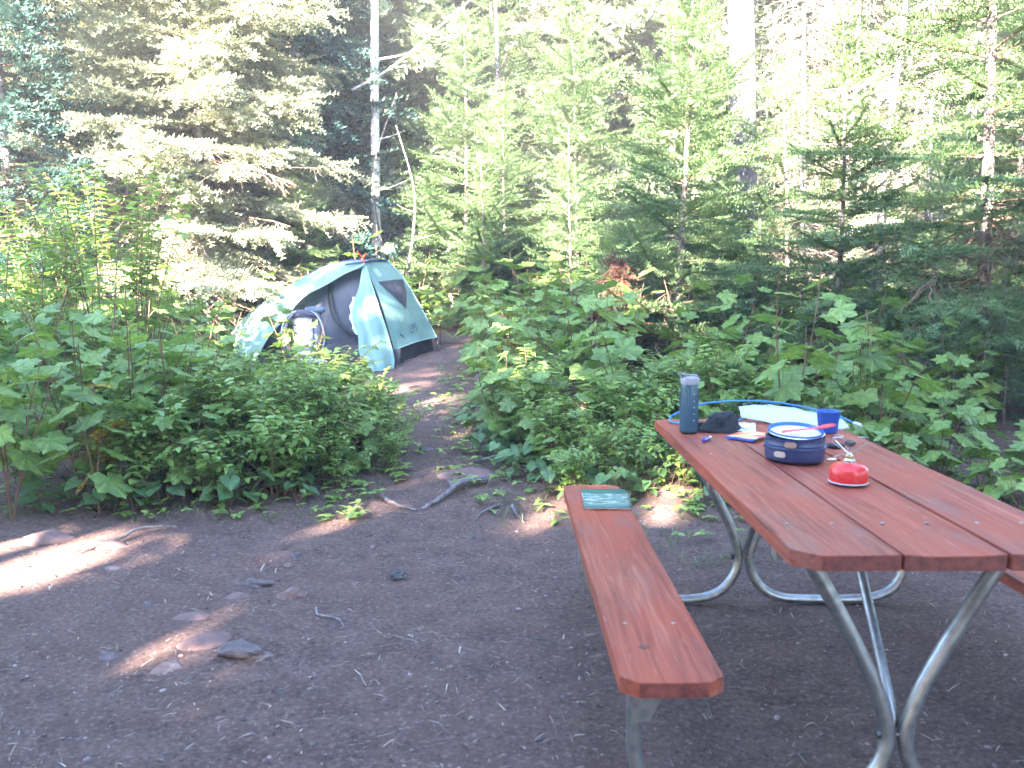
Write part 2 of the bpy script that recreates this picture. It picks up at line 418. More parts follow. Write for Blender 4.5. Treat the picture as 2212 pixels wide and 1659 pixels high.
# pebbles
P = patch_points(5200, -4.2, 4, 1.7, 11.5, 1.5)
O = np.array([(x, y, gz(x, y)+.001) for x, y in P]); n = len(O)
sc = .003 + .0085*NR.random(n)**3.2
ang = NR.random(n)*6.28
Vp, Fp = scatter(IV*[1, 1, .6], IF, O, np.stack([np.cos(ang), np.sin(ang), 0*ang], 1), sc*(1+.6*NR.random(n)), sy=sc)
Vp += (NR.random(Vp.shape)-.5)*.0022
tag(link('gravel', tri_mesh('gravel', Vp, Fp), M['pebble']), kind='stuff')
# needles, straw and bark bits
ST = np.array([(0, -.03, 0), (0, .03, 0), (.5, .03, .06), (.5, -.03, .06), (1, 0, 0)]); SF = np.array([(0, 1, 2), (0, 2, 3), (3, 2, 4)])
P = patch_points(20000, -4.2, 4.4, 1.6, 11, 1.5)
O = np.array([(x, y, gz(x, y)+.004) for x, y in P]); n = len(O); ang = NR.random(n)*6.28
Vs, Fs = scatter(ST, SF, O, np.stack([np.cos(ang), np.sin(ang), (NR.random(n)-.4)*.35], 1), (.014+.06*NR.random(n)**3), sy=.020+.045*NR.random(n)**2)
tag(link('forest_litter', tri_mesh('forest_litter', Vs, Fs), M['straw']), kind='stuff')
# small green seedlings and grass at the margins of the undergrowth
def margin(x, y):
    if in_plants(x, y): return R.random() < .5
    near = min((math.hypot(dx, dy) for dx in (-.3, 0, .3) for dy in (-.3, 0, .3) if in_plants(x+dx, y+dy)), default=9)
    return near < .5 and R.random() < .55
def margin2(x, y): return (margin(x, y) and 4.7 < y < 10.5) or (x > .55 and y > 3.9 and noise.noise(Vector((x*2, y*2, 0))) > 0 and R.random() < .5)
P = patch_points(2600, -3.6, 3.4, 4.0, 10.5, 1.2, margin2)
O, X, sc = [], [], []
for x, y in P:
    for k in range(3):
        O.append((x+R.gauss(0, .03), y+R.gauss(0, .03), gz(x, y))); a = R.random()*6.28; X.append((math.cos(a)*.8, math.sin(a)*.8, R.uniform(.1, 1.0))); sc.append(R.uniform(.03, .10))
GT = np.array([(0, -.03, 0), (0, .03, 0), (.6, .035, .1), (.6, -.035, .1), (1, 0, -.08)])
Vg, Fg = scatter(GT, SF, O, X, sc)
tag(link('grass', tri_mesh('grass', Vg, Fg), M['grass']), kind='stuff')

# ------------------------------------------------------------------ rocks, sticks and roots
def rock(loc, size, m, label, seed, ang=0, rough=.25, name='rock', cat='rock', sub=3, group=None):
    bm = bmesh.new(); bmesh.ops.create_icosphere(bm, subdivisions=sub, radius=1)
    o = Vector((seed*3.1, seed*1.7, 0))
    for v in bm.verts:
        d = noise.noise(v.co*1.1+o)*rough*1.6 + noise.noise(v.co*2.6+o)*rough*.6 + noise.noise(v.co*6+o)*rough*.2
        v.co *= 1+d
        v.co = Vector((v.co.x*size[0], v.co.y*size[1], v.co.z*size[2]))
    me = bpy.data.meshes.new(name); bm.to_mesh(me); bm.free()
    ob = link(name, me, m, smooth=rough < .2)
    ob.location = (loc[0], loc[1], gz(loc[0], loc[1])+loc[2]); ob.rotation_euler = (0, 0, ang)
    return tag(ob, label, cat, group)
rock((-.51, 3.88, .012), (.037, .025, .022), M['rock_dark'], 'small blackish rock lying alone on the open dirt left of the bench', 1, .3, .35)
rock((-1.14, 3.16, -.012), (.10, .07, .038), M['rock_red'], 'smooth pinkish rock half buried in the dirt, the largest of the smooth ones', 2, .5, .12)
rock((-1.28, 3.42, -.02), (.09, .055, .035), M['rock_red'], 'reddish humped rock half buried just behind the largest smooth one', 3, .1, .14)
rock((-.97, 3.05, .008), (.085, .04, .035), M['rock_grey'], 'angular purplish grey rock with a broken ridge in front of the smooth ones', 4, -.15, .5)
rock((-.93, 3.66, -.015), (.065, .05, .05), M['rock_red'], 'blunt brown rock standing out of the dirt beside a flat grey one', 5, .6, .25)
rock((-1.13, 3.80, .0), (.085, .035, .026), M['rock_grey'], 'flat dark grey stone slab tilted in the dirt', 6, -.2, .4)
rock((-1.16, 3.64, -.012), (.055, .04, .028), M['rock_red'], 'small dusty red stone sunk into the dirt before the flat grey slab', 7, 0, .2)
rock((-2.36, 4.42, -.015), (.13, .08, .065), M['rock_red'], 'large rounded red rock near the left edge, at the foot of the thicket', 8, .3, .15)
rock((-2.03, 4.32, -.02), (.12, .06, .05), M['rock_red'], 'rounded red rock beside a curved grey stick at the foot of the bushes', 9, .1, .18)
rock((-1.44, 3.04, -.006), (.035, .028, .018), M['rock_grey'], 'small pale stone at the tip of the lower left sun patch', 10, .4, .2)
rock((-1.20, 2.96, -.015), (.065, .045, .026), M['rock_grey'], 'grey stone mostly buried beside the lower left sun patch', 11, 1.2, .3)
rock((-1.86, 4.0, -.012), (.06, .04, .02), M['rock_grey'], 'flat grey stone level with the soil near the left sun patch', 12, .2, .2)
rock((-1.12, 6.15, .05), (.20, .13, .14), M['rock_grey'], 'grey boulder half hidden in the leafy shrubs beside the path', 13, .3, .3)
rock((-.28, 5.62, -.03), (.22, .13, .075), M['rock_red'], 'broad dirt covered rock behind the thick root at the path', 14, .2, .15)
rock((-.62, 6.35, .0), (.06, .04, .025), M['rock_grey'], 'small grey stone in the narrow part of the path', 15, 0, .25)
rock((-.02, 8.7, .12), (.30, .16, .12), M['rock_grey'], 'mossy grey boulder under the thimbleberry leaves right of the path', 16, 0, .3)
for k, (x, y, s) in enumerate([(-1.5, 3.55, .022), (-.7, 4.35, .03), (-1.05, 4.2, .034), (-1.45, 4.2, .028), (-.35, 3.3, .016), (.1, 3.2, .014), (-1.3, 2.75, .02), (-.9, 2.6, .017),
        (-.2, 4.5, .02), (-.55, 4.75, .022), (-1.05, 4.05, .03), (-.75, 2.75, .012), (-.3, 2.2, .014)]):
    rock((x, y, -s*.05), (s*R.uniform(.9, 1.3)*.8, s*.8, s*.5), [M['rock_grey'], M['rock_red'], M['rock_dark']][k % 3], 'small stone lying loose on the bare dirt clearing', 20+k, R.random()*6, .3, 'stone', 'stone', 2, 'small stones scattered over the bare dirt')

def stick(pts, rad, label, m, name='fallen_stick', cat='stick', side=None, lift=.6):
    P = resample([(x, y, gz(x, y)+rad*lift+dz) for x, y, dz in pts], 14); mb = MB()
    for k, p in enumerate(P): P[k] = p + Vector((R.gauss(0, rad*.25), R.gauss(0, rad*.25), R.gauss(0, rad*.15)))
    mb.tube(P, [rad*(1-.55*k/13)*R.uniform(.85, 1.15) for k in range(14)], 7)
    for s in side or ():
        q = P[s[0]]; mb.tube(resample([q, q+Vector(s[1])*.5+Vector((0, .01, 0)), q+Vector(s[1])], 5), [rad*.5, rad*.45, rad*.35, rad*.3, rad*.15], 5)
    return tag(mb.build(name, m, smooth=True), label, cat)
stick([(-.16, 5.44, .01), (-.30, 5.30, .03), (-.40, 5.14, .012), (-.52, 4.96, -.01)], .024, 'thick weathered root or branch curving down into the path', M['root'], 'exposed_root', 'root', [(6, (-.05, .22, .0))])
stick([(-.77, 5.16, .0), (-.68, 5.0, .012), (-.60, 4.97, .0), (-.53, 4.92, 0)], .014, 'crooked grey stick at the left foot of the path', M['root'])
stick([(.0, 5.0, .012), (.02, 4.88, .012), (.07, 4.75, 0)], .011, 'short grey stick in front of the bench end', M['root'])
stick([(-.08, 5.02, .005), (-.15, 4.92, .008), (-.20, 4.82, 0)], .010, 'thin forked grey root between the thick root and the bench', M['root'], 'exposed_root', 'root', [(5, (.06, -.1, 0))])
stick([(-2.10, 4.22, 0), (-1.98, 4.36, .02), (-1.93, 4.5, .03), (-1.78, 4.60, .01)], .011, 'curved pale stick below the left bushes', M['root'])
stick([(-.80, 3.50, .005), (-.77, 3.42, .006), (-.69, 3.38, .006), (-.65, 3.31, 0)], .006, 'small curved twig on the bare dirt in the middle of the clearing', M['root'])
stick([(-.25, 5.95, .01), (-.05, 6.05, .03), (.15, 6.3, .03)], .014, 'pale root crossing the edge of the right thicket', M['root'], 'exposed_root', 'root')
for k in range(60):
    x, y = R.uniform(-2.2, 1.9), R.uniform(1.9, 4.8); a = R.random()*3.14; L = R.uniform(.03, .12)
    z = gz(x, y); mb = MB(); d = Vector((math.cos(a), math.sin(a), 0))*L; p = Vector((x, y, z+.004))
    mb.tube([p, p+d*.5+Vector((R.gauss(0, .008), R.gauss(0, .008), .003)), p+d], [.0022, .002, .001], 4)
    tag(mb.build('fallen_twig', M['root'] if k % 2 else M['twig']), 'tiny fallen twig lying on the bare dirt clearing', 'twig', 'tiny twigs scattered over the bare dirt')

# ------------------------------------------------------------------ picnic table
TX, TY, YAW, PW, L_, ZT, ZB, GAP = .6215, 1.888, .0128, .2351, 1.841, .75, .463, .1447
tab = empty('picnic_table', (TX, TY, 0), YAW, 'red stained plank picnic table on bent galvanised pipe legs with attached benches', 'picnic table')
def plank(name, a0, a1, b0, b1, zt, ch, nlab=None, cup=.0, seed=0):
    """board along local y with optional chamfered corners (near left, near right, far right, far left)"""
    poly = []
    c = ch
    poly += [(a0+c[0]*1.3, b0), (a1-c[1]*1.3, b0), (a1, b0+c[1]), (a1, b1-c[2]), (a1-c[2]*1.3, b1), (a0+c[3]*1.3, b1), (a0, b1-c[3]), (a0, b0+c[0])]
    pts = []
    for p in poly:
        if not pts or (abs(p[0]-pts[-1][0])+abs(p[1]-pts[-1][1])) > 1e-5: pts.append(p)
    # strips along y so that the top can be uneven
    ys = sorted({round(y, 4) for _, y in pts} | {b0+(b1-b0)*k/24 for k in range(25)})
    def span(y):
        lo = a0 + 1.3*max(0, c[0]-(y-b0), c[3]-(b1-y)); hi = a1 - 1.3*max(0, c[1]-(y-b0), c[2]-(b1-y)); return lo, hi
    top, bot = [], []
    for y in ys:
        lo, hi = span(y); xs = [lo+(hi-lo)*k/8 for k in range(9)]
        top.append([(x, y+.0016*noise.noise(Vector((x*40, seed, y*3)))*(1 if y in (ys[0], ys[-1]) else 0), zt - cup*(1-((x-(a0+a1)/2)/((a1-a0)/2))**2) + .0018*noise.noise(Vector((x*9+seed, y*2.5, 0))) - (.0012*abs(noise.noise(Vector((x*60, y*2, seed)))))) for x in xs])
        bot.append([(x, y, zt-.038) for x in xs])
    mb = MB(); n = 9; k = len(ys)
    V = [p for r in top for p in r] + [p for r in bot for p in r]; B = n*k
    F = [(i*n+j, i*n+j+1, (i+1)*n+j+1, (i+1)*n+j) for i in range(k-1) for j in range(n-1)]
    F += [(B+i*n+j, B+(i+1)*n+j, B+(i+1)*n+j+1, B+i*n+j+1) for i in range(k-1) for j in range(n-1)]
    S1 = [(i*n, (i+1)*n, B+(i+1)*n, B+i*n) for i in range(k-1)] + [(i*n+n-1, B+i*n+n-1, B+(i+1)*n+n-1, (i+1)*n+n-1) for i in range(k-1)]
    E1 = [(j, B+j, B+j+1, j+1) for j in range(n-1)] + [((k-1)*n+j, (k-1)*n+j+1, B+(k-1)*n+j+1, B+(k-1)*n+j) for j in range(n-1)]
    ncham = [i for i, y in enumerate(ys[:-1]) if y < b0+max(c[0], c[1])-1e-4]
    mb.add(V, F+S1, 0); mb.f += E1; mb.m += [1]*len(E1)
    o = mb.build(name, [M['wood'], M['woodend']], tab, smooth=True, bevel=.0015)
    if nlab: o['label'] = nlab
    return o
plank('table_plank', 0, PW-.003, 0, L_, ZT, (.042, 0, 0, .042), cup=.002, seed=1)
plank('table_plank', PW+.004, 2*PW-.004, .002, L_-.004, ZT-.001, (0, 0, 0, 0), cup=.005, seed=2)
plank('table_plank', 2*PW+.003, 3*PW, -.004, L_, ZT+.001, (0, .042, .042, 0), cup=.002, seed=3)
plank('bench_plank', -GAP-PW, -GAP, -.008, L_+.012, ZB, (.030, .030, .030, .030), cup=.001, seed=4)
plank('bench_plank', 3*PW+GAP+.03, 3*PW+GAP+PW+.03, -.008, L_+.012, ZB, (.030, .030, .030, .030), cup=.001, seed=5)
for b in (.22, .92, 1.62):                                          # battens under the top
    MB().box((.02, b-.02, ZT-.078), (3*PW-.02, b+.02, ZT-.041)).build('batten', M['galv'], tab)
CX = 1.5*PW
def tube_leg(b, s):
    pts = [(.085, .709), (.19, .53), (.285, .35), (CX-.034, .255), (CX-.0225, .205), (CX-.035, .135), (CX-.085, .065), (CX-.165, .03), (.06, .022), (-.10, .022), (-.20, .032), (-.275, .072), (-.308, .15), (-.312, .25), (-.312, .424)]
    if s > 0: pts = [(3*PW-a, z) for a, z in pts]
    P = resample([(a, b, z) for a, z in pts], 60)
    return MB().tube(P, .0195, 16).build('tube_leg', M['galv'], tab, smooth=True)
for b in (.236, 1.66):
    for s in (-1, 1):
        tube_leg(b, s)
        a = -.30 if s < 0 else 3*PW+.30
        MB().prism([(a-.045, ZB-.041), (a+.085*(-s), ZB-.041), (a+.06*(-s), ZB-.13), (a+.022, ZB-.205), (a-.018, ZB-.205)] if s < 0 else
                   [(a+.045, ZB-.041), (a-.085, ZB-.041), (a-.06, ZB-.13), (a-.022, ZB-.205), (a+.018, ZB-.205)], -.004, .004,
                   M4=Matrix.Translation((0, b-.024, 0)) @ Matrix.Rotation(math.pi/2, 4, 'X')).build('bench_bracket', M['galv'], tab)
    MB().tube([(CX-.045, b-.0, .205), (CX+.045, b-.0, .205)], .007, 8).build('bolt', M['bolt'], tab)
    MB().tube([(CX-.052, b, .205), (CX-.042, b, .205)], .012, 6).build('bolt', M['bolt'], tab)
    d = 1 if b < 1 else -1
    P = resample([(CX, b+d*.022, .215), (CX, b+d*.06, .29), (CX, b+d*.36, .66), (CX, b+d*.40, .706)], 12)
    MB().tube(P, .0135, 10).build('diagonal_brace', M['galv'], tab, smooth=True)
for a, b, r in ((-GAP-.055, .33, .006), (-GAP-PW+.055, .33, .0055), (-GAP-PW+.06, 1.5, .005), (-GAP-.06, 1.5, .005), (.06, .25, .005), (.17, .25, .005), (PW+.06, .25, .005), (PW+.17, .25, .005), (2*PW+.06, .25, .006), (2*PW+.17, .25, .005), (.07, 1.1, .005)):
    z = (ZB if a < 0 else ZT)
    MB().lathe([(r, -.002), (r, .0006), (r*.7, .0012)], 10, (a, b, z-.0006)).build('bolt_head', M['galv'], tab)
MB().lathe([(.014, -.003), (.014, .0002)], 14, (-GAP-PW*.66, .185, ZB-.0008), sy=.75).build('knot', M['knot'], tab)
MB().prism([(-.0012, -.005), (.0025, -.005), (.0012, .03), (-.002, .075), (.0, .11), (-.003, .16), (-.0038, .155), (-.0015, .11), (-.0035, .075), (-.0005, .03)], -.003, .0004,
           M4=Matrix.Translation((-GAP-.092, -.003, ZB-.0012))).build('crack', M['woodend'], tab)

# ------------------------------------------------------------------ things on the table
def glossy_mat(name, col, **k): M[name] = simple(name, col, **k)
glossy_mat('navy', (.018,.030,.085), rough=.42, spec=.5); glossy_mat('steel', (.55,.55,.55), rough=.28, metal=1)
glossy_mat('plate_blue', (.020,.10,.45), rough=.4); glossy_mat('cup_blue', (.018,.085,.40), rough=.5, noise_amt=.1)
glossy_mat('spoon_red', (.68,.05,.05), rough=.45); glossy_mat('can_red', (.52,.022,.02), rough=.3, coat=.4)
glossy_mat('white_pl', (.40,.44,.47), rough=.6); glossy_mat('cap_grey', (.22,.215,.23), rough=.5)
glossy_mat('lighter_blue', (.07,.055,.40), rough=.25); glossy_mat('black_cloth', (.012,.013,.015), rough=.9, bs=.5)
glossy_mat('hose', (.02,.15,.38), rough=.4); glossy_mat('brass', (.50,.36,.14), rough=.35, metal=1)
glossy_mat('porridge', (.55,.50,.42), rough=.6, noise_amt=.15, bs=.4)
m, t, p, out = mat('tinted_bottle_plastic'); p.inputs['Base Color'].default_value = (.055,.115,.15,1); p.inputs['Roughness'].default_value = .22
tr = N(t, 'BsdfTransparent'); tr.inputs[0].default_value = (.34,.50,.55,1); mx = N(t, 'MixShader'); mx.inputs[0].default_value = .38
t.links.new(p.outputs[0], mx.inputs[1]); t.links.new(tr.outputs[0], mx.inputs[2]); t.links.new(mx.outputs[0], out.inputs[0]); M['tint'] = m
m, t, p, out = mat('packet_print')
tc = N(t, 'TexCoord'); v = N(t, 'TexVoronoi'); v.inputs['Scale'].default_value = 22; t.links.new(tc.outputs['Object'], v.inputs[0])
sp = N(t, 'SeparateColor'); t.links.new(v.outputs['Color'], sp.inputs[0])
c = ramp(t, sp.outputs[0], [(0, (.62,.10,.06)), (.25, (.70,.32,.12)), (.45, (.72,.66,.55)), (.62, (.10,.28,.55)), (.8, (.55,.62,.66))], 'CONSTANT')
t.links.new(c, p.inputs['Base Color']); p.inputs['Roughness'].default_value = .35; M['packet'] = m
m, t, p, out = mat('printed_map')
n1 = tex(t, scale=16, detail=5); v = tex(t, 'vor', scale=26)
c = mixc(t, ramp(t, n1, [(.5, (0,0,0)), (.6, (.7,.7,.7))]), (.62,.66,.68), (.35,.48,.56)); t.links.new(c, p.inputs['Base Color']); p.inputs['Roughness'].default_value = .35; M['map'] = m

ZTT = .7515
# bottle
o = empty('water_bottle', (.683, 3.40, ZTT), 0, 'tall blue tinted bottle with grey spout cap at the far left table corner', 'water bottle')
MB().lathe([(.030, 0), (.0345, .004), (.0355, .02), (.0355, .172), (.034, .184), (.030, .19)], 28).build('bottle_body', M['tint'], o, smooth=True)
glossy_mat('water', (.05,.11,.14), rough=.15)
MB().lathe([(.029, .003), (.032, .006), (.0325, .10), (.0325, .105)], 24).build('water_fill', M['water'], o, smooth=True)
MB().lathe([(.035, .186), (.0358, .192), (.0358, .208), (.033, .214), (.02, .219)], 28).build('cap', M['cap_grey'], o, smooth=True)
capo = [c for c in o.children if c.name.startswith('cap')][0]
MB().loft([[(x, y, z) for y in (-.012, -.008, .008, .012)] for x, z in [(.030, .205), (.026, .221), (.0, .222), (-.03, .226), (-.046, .232), (-.044, .226), (-.033, .214), (-.030, .20)]]).build('spout', M['cap_grey'], capo, solid=.004)
for z in (.05, .075, .10, .125, .15): MB().box((.008, -.0365, z), (.014, -.0350, z+.0015)).build('volume_mark', M['white_pl'], o)
MB().tube([(.0, 0, .01), (.0, 0, .19)], .004, 8).build('straw', M['white_pl'], o)
# lighter
o = empty('lighter', (.713, 3.222, ZTT+.0065), .98, 'small violet blue lighter lying on the near left plank', 'lighter')
MB().tube([(-.032, 0, 0), (-.030, 0, 0), (.020, 0, 0), (.022, 0, 0)], [.004, .0075, .0075, .005], 12).build('lighter_body', M['lighter_blue'], o, smooth=True)
MB().tube([(.022, 0, 0), (.036, 0, 0)], .0065, 10).build('lighter_head', M['steel'], o)
# black stuff sack, a crumpled heap
bm = bmesh.new(); bmesh.ops.create_icosphere(bm, subdivisions=4, radius=1)
for v in bm.verts:
    d = 1 + .25*noise.noise(v.co*1.6+Vector((5, 0, 0))) + .16*noise.noise(v.co*4) + .08*noise.noise(v.co*9)
    q = v.co*d; z = max(-.18, q.z)
    flare = 1.0 + .35*max(0, .15-z)*2
    v.co = Vector((q.x*.068*flare - .004 + z*.012, q.y*.055*flare, (z+.18)*.062))
me = bpy.data.meshes.new('stuff_sack'); bm.to_mesh(me); bm.free()
o = link('stuff_sack', me, M['black_cloth'], smooth=True, loc=(.822, 3.445, ZTT)); tag(o, 'crumpled black cloth stuff sack beside the water bottle', 'stuff sack')
MB().tube(resample([(.075, .0, .01), (.09, -.02, .004), (.05, -.06, .004), (.0, -.065, .006)], 12), .0022, 5).build('drawcord', M['black'], o)
o = MB().prism([(-.05, -.025), (.05, -.025), (.052, .025), (-.048, .028)], 0, .022).build('black_pouch', M['black_cloth'], bevel=.006, loc=(.745, 3.50, ZTT)); o.rotation_euler = (0, 0, .1)
tag(o, 'small flat black pouch between the bottle and the black sack', 'pouch')
# flat packet and folded map
mb = MB(); rows = []
for i in range(9):
    y = -.075+.15*i/8; rows.append([(x, y, .004+.010*math.exp(-((x*12)**2+(y*9)**2))+.002*noise.noise(Vector((x*30, y*30, 0)))) for x in [-.055+.11*k/8 for k in range(9)]])
o = mb.loft(rows).build('food_packet', M['packet'], smooth=True, solid=.002, loc=(.885, 3.275, ZTT+.002)); o.rotation_euler = (0, 0, -.75)
tag(o, 'shiny printed food packet with orange and blue print next to the pot', 'food packet')
MB().box((-.055, -.0765, .0015), (.055, -.066, .0095)).build('packet_seal', M['plate_blue'], o)
def sheet(name, c, w_, h_, rz, m, label, cat, lift=.003, n=8, amp=.003):
    rows = [[(-w_/2+w_*k/n, -h_/2+h_*i/n, lift+amp*(.6+noise.noise(Vector((k*.7, i*.7, w_*50))))) for k in range(n+1)] for i in range(n+1)]
    o = MB().loft(rows).build(name, m, smooth=True, solid=.0012, loc=(c[0], c[1], ZTT)); o.rotation_euler = (0, 0, rz); return tag(o, label, cat)
sheet('folded_map', (.93, 3.49), .07, .20, -.25, M['map'], 'glossy folded leaflet lying behind the food packet', 'leaflet')
# white bag with the blue hose arching over it
Q = [(.945, 3.665, .79), (.958, 3.64, .768), (1.035, 3.62, .756), (1.08, 3.60, .754)]
top = resample([(.945, 3.68, .808), (1.04, 3.69, .815), (1.146, 3.69, .806), (1.26, 3.68, .784), (1.345, 3.60, .768)], 14)
bot = resample([(.95, 3.655, .768), (1.03, 3.60, .755), (1.12, 3.52, .754), (1.23, 3.47, .754), (1.325, 3.46, .756)], 14)
rows = []
for i in range(7):
    t_ = i/6; rows.append([a.lerp(b_, t_) + Vector((0, 0, .006*math.sin(t_*math.pi)+.009*noise.noise(Vector((k*.8, i*.9, 2))) + .004*noise.noise(Vector((k*2.1, i*2.3, 5))))) for k, (a, b_) in enumerate(zip(top, bot))])
o = MB().loft(rows).build('white_bag', M['white_pl'], smooth=True, solid=.003); tag(o, 'crumpled white plastic bag behind the pots at the far end of the table', 'bag')
P = resample([(.69, 3.56, .757), (.655, 3.60, .757), (.652, 3.64, .764), (.68, 3.67, .780), (.782, 3.69, .815), (.87, 3.70, .826), (.963, 3.70, .830), (1.05, 3.70, .828), (1.146, 3.70, .818), (1.261, 3.69, .796), (1.345, 3.61, .776), (1.375, 3.54, .762)], 60)
o = MB().tube(P, .0042, 8).build('drinking_hose', M['hose'], smooth=True); tag(o, 'bright blue drinking hose arching behind the bottle and over the white bag', 'hose')
P = resample([(.70, 3.555, .757), (.80, 3.58, .757), (.90, 3.60, .760), (.945, 3.62, .768)], 16)
MB().tube(P, .0042, 8).build('hose_end', M['hose'], o, smooth=True)
MB().tube([(1.375, 3.54, .762), (1.385, 3.52, .760), (1.39, 3.50, .758)], [.007, .009, .006], 8).build('bite_valve', M['white_pl'], o)
# cup
o = empty('camping_cup', (1.222, 3.405, ZTT), 0, 'deep blue plastic camping cup standing behind the pot', 'cup')
MB().lathe([(.032, 0), (.034, .003), (.0435, .078), (.0455, .080), (.0455, .083), (.0425, .083), (.0405, .078), (.0315, .006), (.001, .005)], 32).build('cup_body', M['cup_blue'], o, smooth=True)
for k in range(12):
    a = k*math.pi/6; MB().tube([(.0345*math.cos(a), .0345*math.sin(a), .006), (.0432*math.cos(a), .0432*math.sin(a), .074)], .0010, 4).build('moulded_rib', M['cup_blue'], o)
# pot
o = empty('cooking_pot', (.933, 2.895, ZTT), 0, 'wide navy blue camping pot with silver handle clips in the middle of the table', 'pot')
MB().lathe([(.086, 0), (.0925, .004), (.0955, .012), (.0955, .040), (.0985, .043), (.0985, .050), (.0955, .053), (.093, .053), (.091, .012), (.001, .01)], 48).build('pot_body', M['navy'], o, smooth=True)
MB().lathe([(.0945, .0535), (.0975, .056), (.096, .062), (.0945, .074), (.0965, .078), (.094, .079), (.090, .062), (.001, .060)], 48).build('pan_lid', M['navy'], o, smooth=True)
def clip(ang, z, w_):
    r = .0975; M4 = Matrix.Rotation(ang, 4, 'Z') @ Matrix.Translation((r, 0, z)) @ Matrix.Rotation(math.pi/2, 4, 'Y')
    c_ = MB().prism([(.0095*math.cos(a)+0, w_*(1 if math.sin(a) > 0 else -1)*.62+.0095*math.sin(a)) for a in [2*math.pi*k/20 for k in range(20)]], 0, .005, M4=M4).build('handle_clip', M['steel'], o, bevel=.001)
clip(-2.02, .064, .016); clip(-2.35, .030, .018)
for s in (-1, 1): MB().tube([(s*.098, -.002, .045), (s*.106, -.004, .047), (s*.106, -.014, .047), (s*.098, -.016, .045)], .0025, 6).build('side_lug', M['navy'], o)
o = empty('plate_bowl', (.933, 2.895, ZTT+.068), 0, 'shallow silver bowl with blue rim lining nested in the navy pot', 'bowl')
MB().lathe([(.070, .0), (.082, .004), (.0895, .024), (.0915, .026), (.090, .028), (.0865, .025), (.0862, .024)], 48, caps=1).build('bowl_shell', M['steel'], o, smooth=True)
MB().lathe([(.0865, .0255), (.087, .030), (.0885, .0325), (.0865, .033), (.0845, .0265), (.076, .0105), (.0745, .0105), (.0745, .0095), (.08, .0095)], 48, caps=0).build('blue_lining', M['plate_blue'], o, smooth=True)
MB().lathe([(.082, .008), (.0835, .0215), (.05, .0228), (.001, .0232)], 40).build('porridge', M['porridge'], o, smooth=True)
o.rotation_euler = (math.radians(7), 0, 0)
# spoon lying across the bowl
o = empty('camping_spoon', (.955, 2.865, ZTT+.1035), .28, 'bright red plastic spoon lying across the bowl', 'spoon')
P = [(-.085, .0, -.004), (-.072, 0, -.001), (-.04, 0, .001), (0, 0, .002), (.04, 0, .004), (.055, 0, .006), (.075, 0, .008), (.10, 0, .012), (.112, 0, .014)]
W = [.006, .012, .009, .0055, .006, .011, .018, .015, .005]
MB().loft([[(x, -w_, z), (x, -w_*.5, z-(.004 if x > .05 else .001)), (x, 0, z-(.006 if x > .05 else .001)), (x, w_*.5, z-(.004 if x > .05 else .001)), (x, w_, z)] for (x, y, z), w_ in zip(P, W)]).build('spoon_body', M['spoon_red'], o, smooth=True, solid=.0026)
# stove
o = empty('fuel_canister', (.990, 2.572, ZTT), 0, 'squat red gas canister standing near the middle of the table', 'gas canister')
MB().lathe([(.050, .0), (.0560, .0005), (.0566, .002), (.0558, .0038), (.050, .0040)], 40).build('bottom_rim', M['white_pl'], o, smooth=True)
m, t, p, out = mat('canister_print'); tc = N(t, 'TexCoord'); sx = N(t, 'SeparateXYZ'); t.links.new(tc.outputs['Object'], sx.inputs[0])
n1 = tex(t, scale=190, detail=2, stretch=(1, 1, .35)); lin = ramp(t, n1, [(.55, (0,0,0)), (.62, (.75,.75,.75))])
band = N(t, 'Math', operation='COMPARE'); band.inputs[1].default_value = .021; band.inputs[2].default_value = .0115; t.links.new(sx.outputs[2], band.inputs[0])
mm = N(t, 'Math', operation='MULTIPLY'); t.links.new(band.outputs[0], mm.inputs[0]); t.links.new(lin, mm.inputs[1])
c = mixc(t, mm.outputs[0], (.52,.022,.02), (.46,.09,.09)); t.links.new(c, p.inputs['Base Color']); p.inputs['Roughness'].default_value = .28; M['canprint'] = m
MB().lathe([(.0540, .0030), (.0550, .006), (.0550, .032), (.0535, .040), (.047, .049), (.034, .056), (.022, .059), (.016, .060)], 44).build('canister_body', M['canprint'], o, smooth=True)
MB().lathe([(.018, .058), (.018, .065), (.013, .068), (.012, .0705)], 24).build('valve_collar', M['steel'], o, smooth=True)
o = empty('camping_stove', (.990, 2.572, ZTT+.071), 0, 'folding silver burner with three wire pot supports screwed on the red canister', 'camping stove')
MB().lathe([(.009, 0), (.0115, .002), (.0115, .009), (.007, .012), (.0055, .020), (.007, .028), (.008, .036), (.005, .037)], 18).build('burner_stem', M['steel'], o, smooth=True)
MB().lathe([(.012, .0), (.0125, .004), (.012, .006)], 18, (0, 0, .002)).build('brass_ring', M['brass'], o)
MB().lathe([(.008, .036), (.0155, .040), (.0165, .045), (.0165, .050), (.013, .051), (.012, .048)], 24).build('burner_head', M['bolt'], o, smooth=True)
for a in (-.05, 2.15, 3.2):
    c_, s_ = math.cos(a), math.sin(a)
    mb = MB().tube([(.008*c_, .008*s_, .016), (.052*c_, .052*s_, .046), (.052*c_, .052*s_, .062)], .0014, 5)
    mb.tube([(.052*c_, .052*s_, .062), (.022*c_, .022*s_, .062)], .0012, 5)
    mb.build('pot_support', M['steel'], o)
P = resample([(-.008, -.002, .008), (-.030, -.006, .012), (-.05, -.010, .004), (-.068, -.012, .000), (-.070, -.02, .0), (-.045, -.02, .002)], 16)
MB().tube(P, .0011, 5).build('valve_wire', M['steel'], o)
o = MB().lathe([(.030, 0), (.033, .003), (.033, .008), (.028, .012), (.001, .012)], 28, sy=.8).build('black_disc', M['black_cloth'], smooth=True, loc=(1.140, 3.095, ZTT)); tag(o, 'small round black dish lying behind the stove', 'disc')  # plain round black disc, use unknown

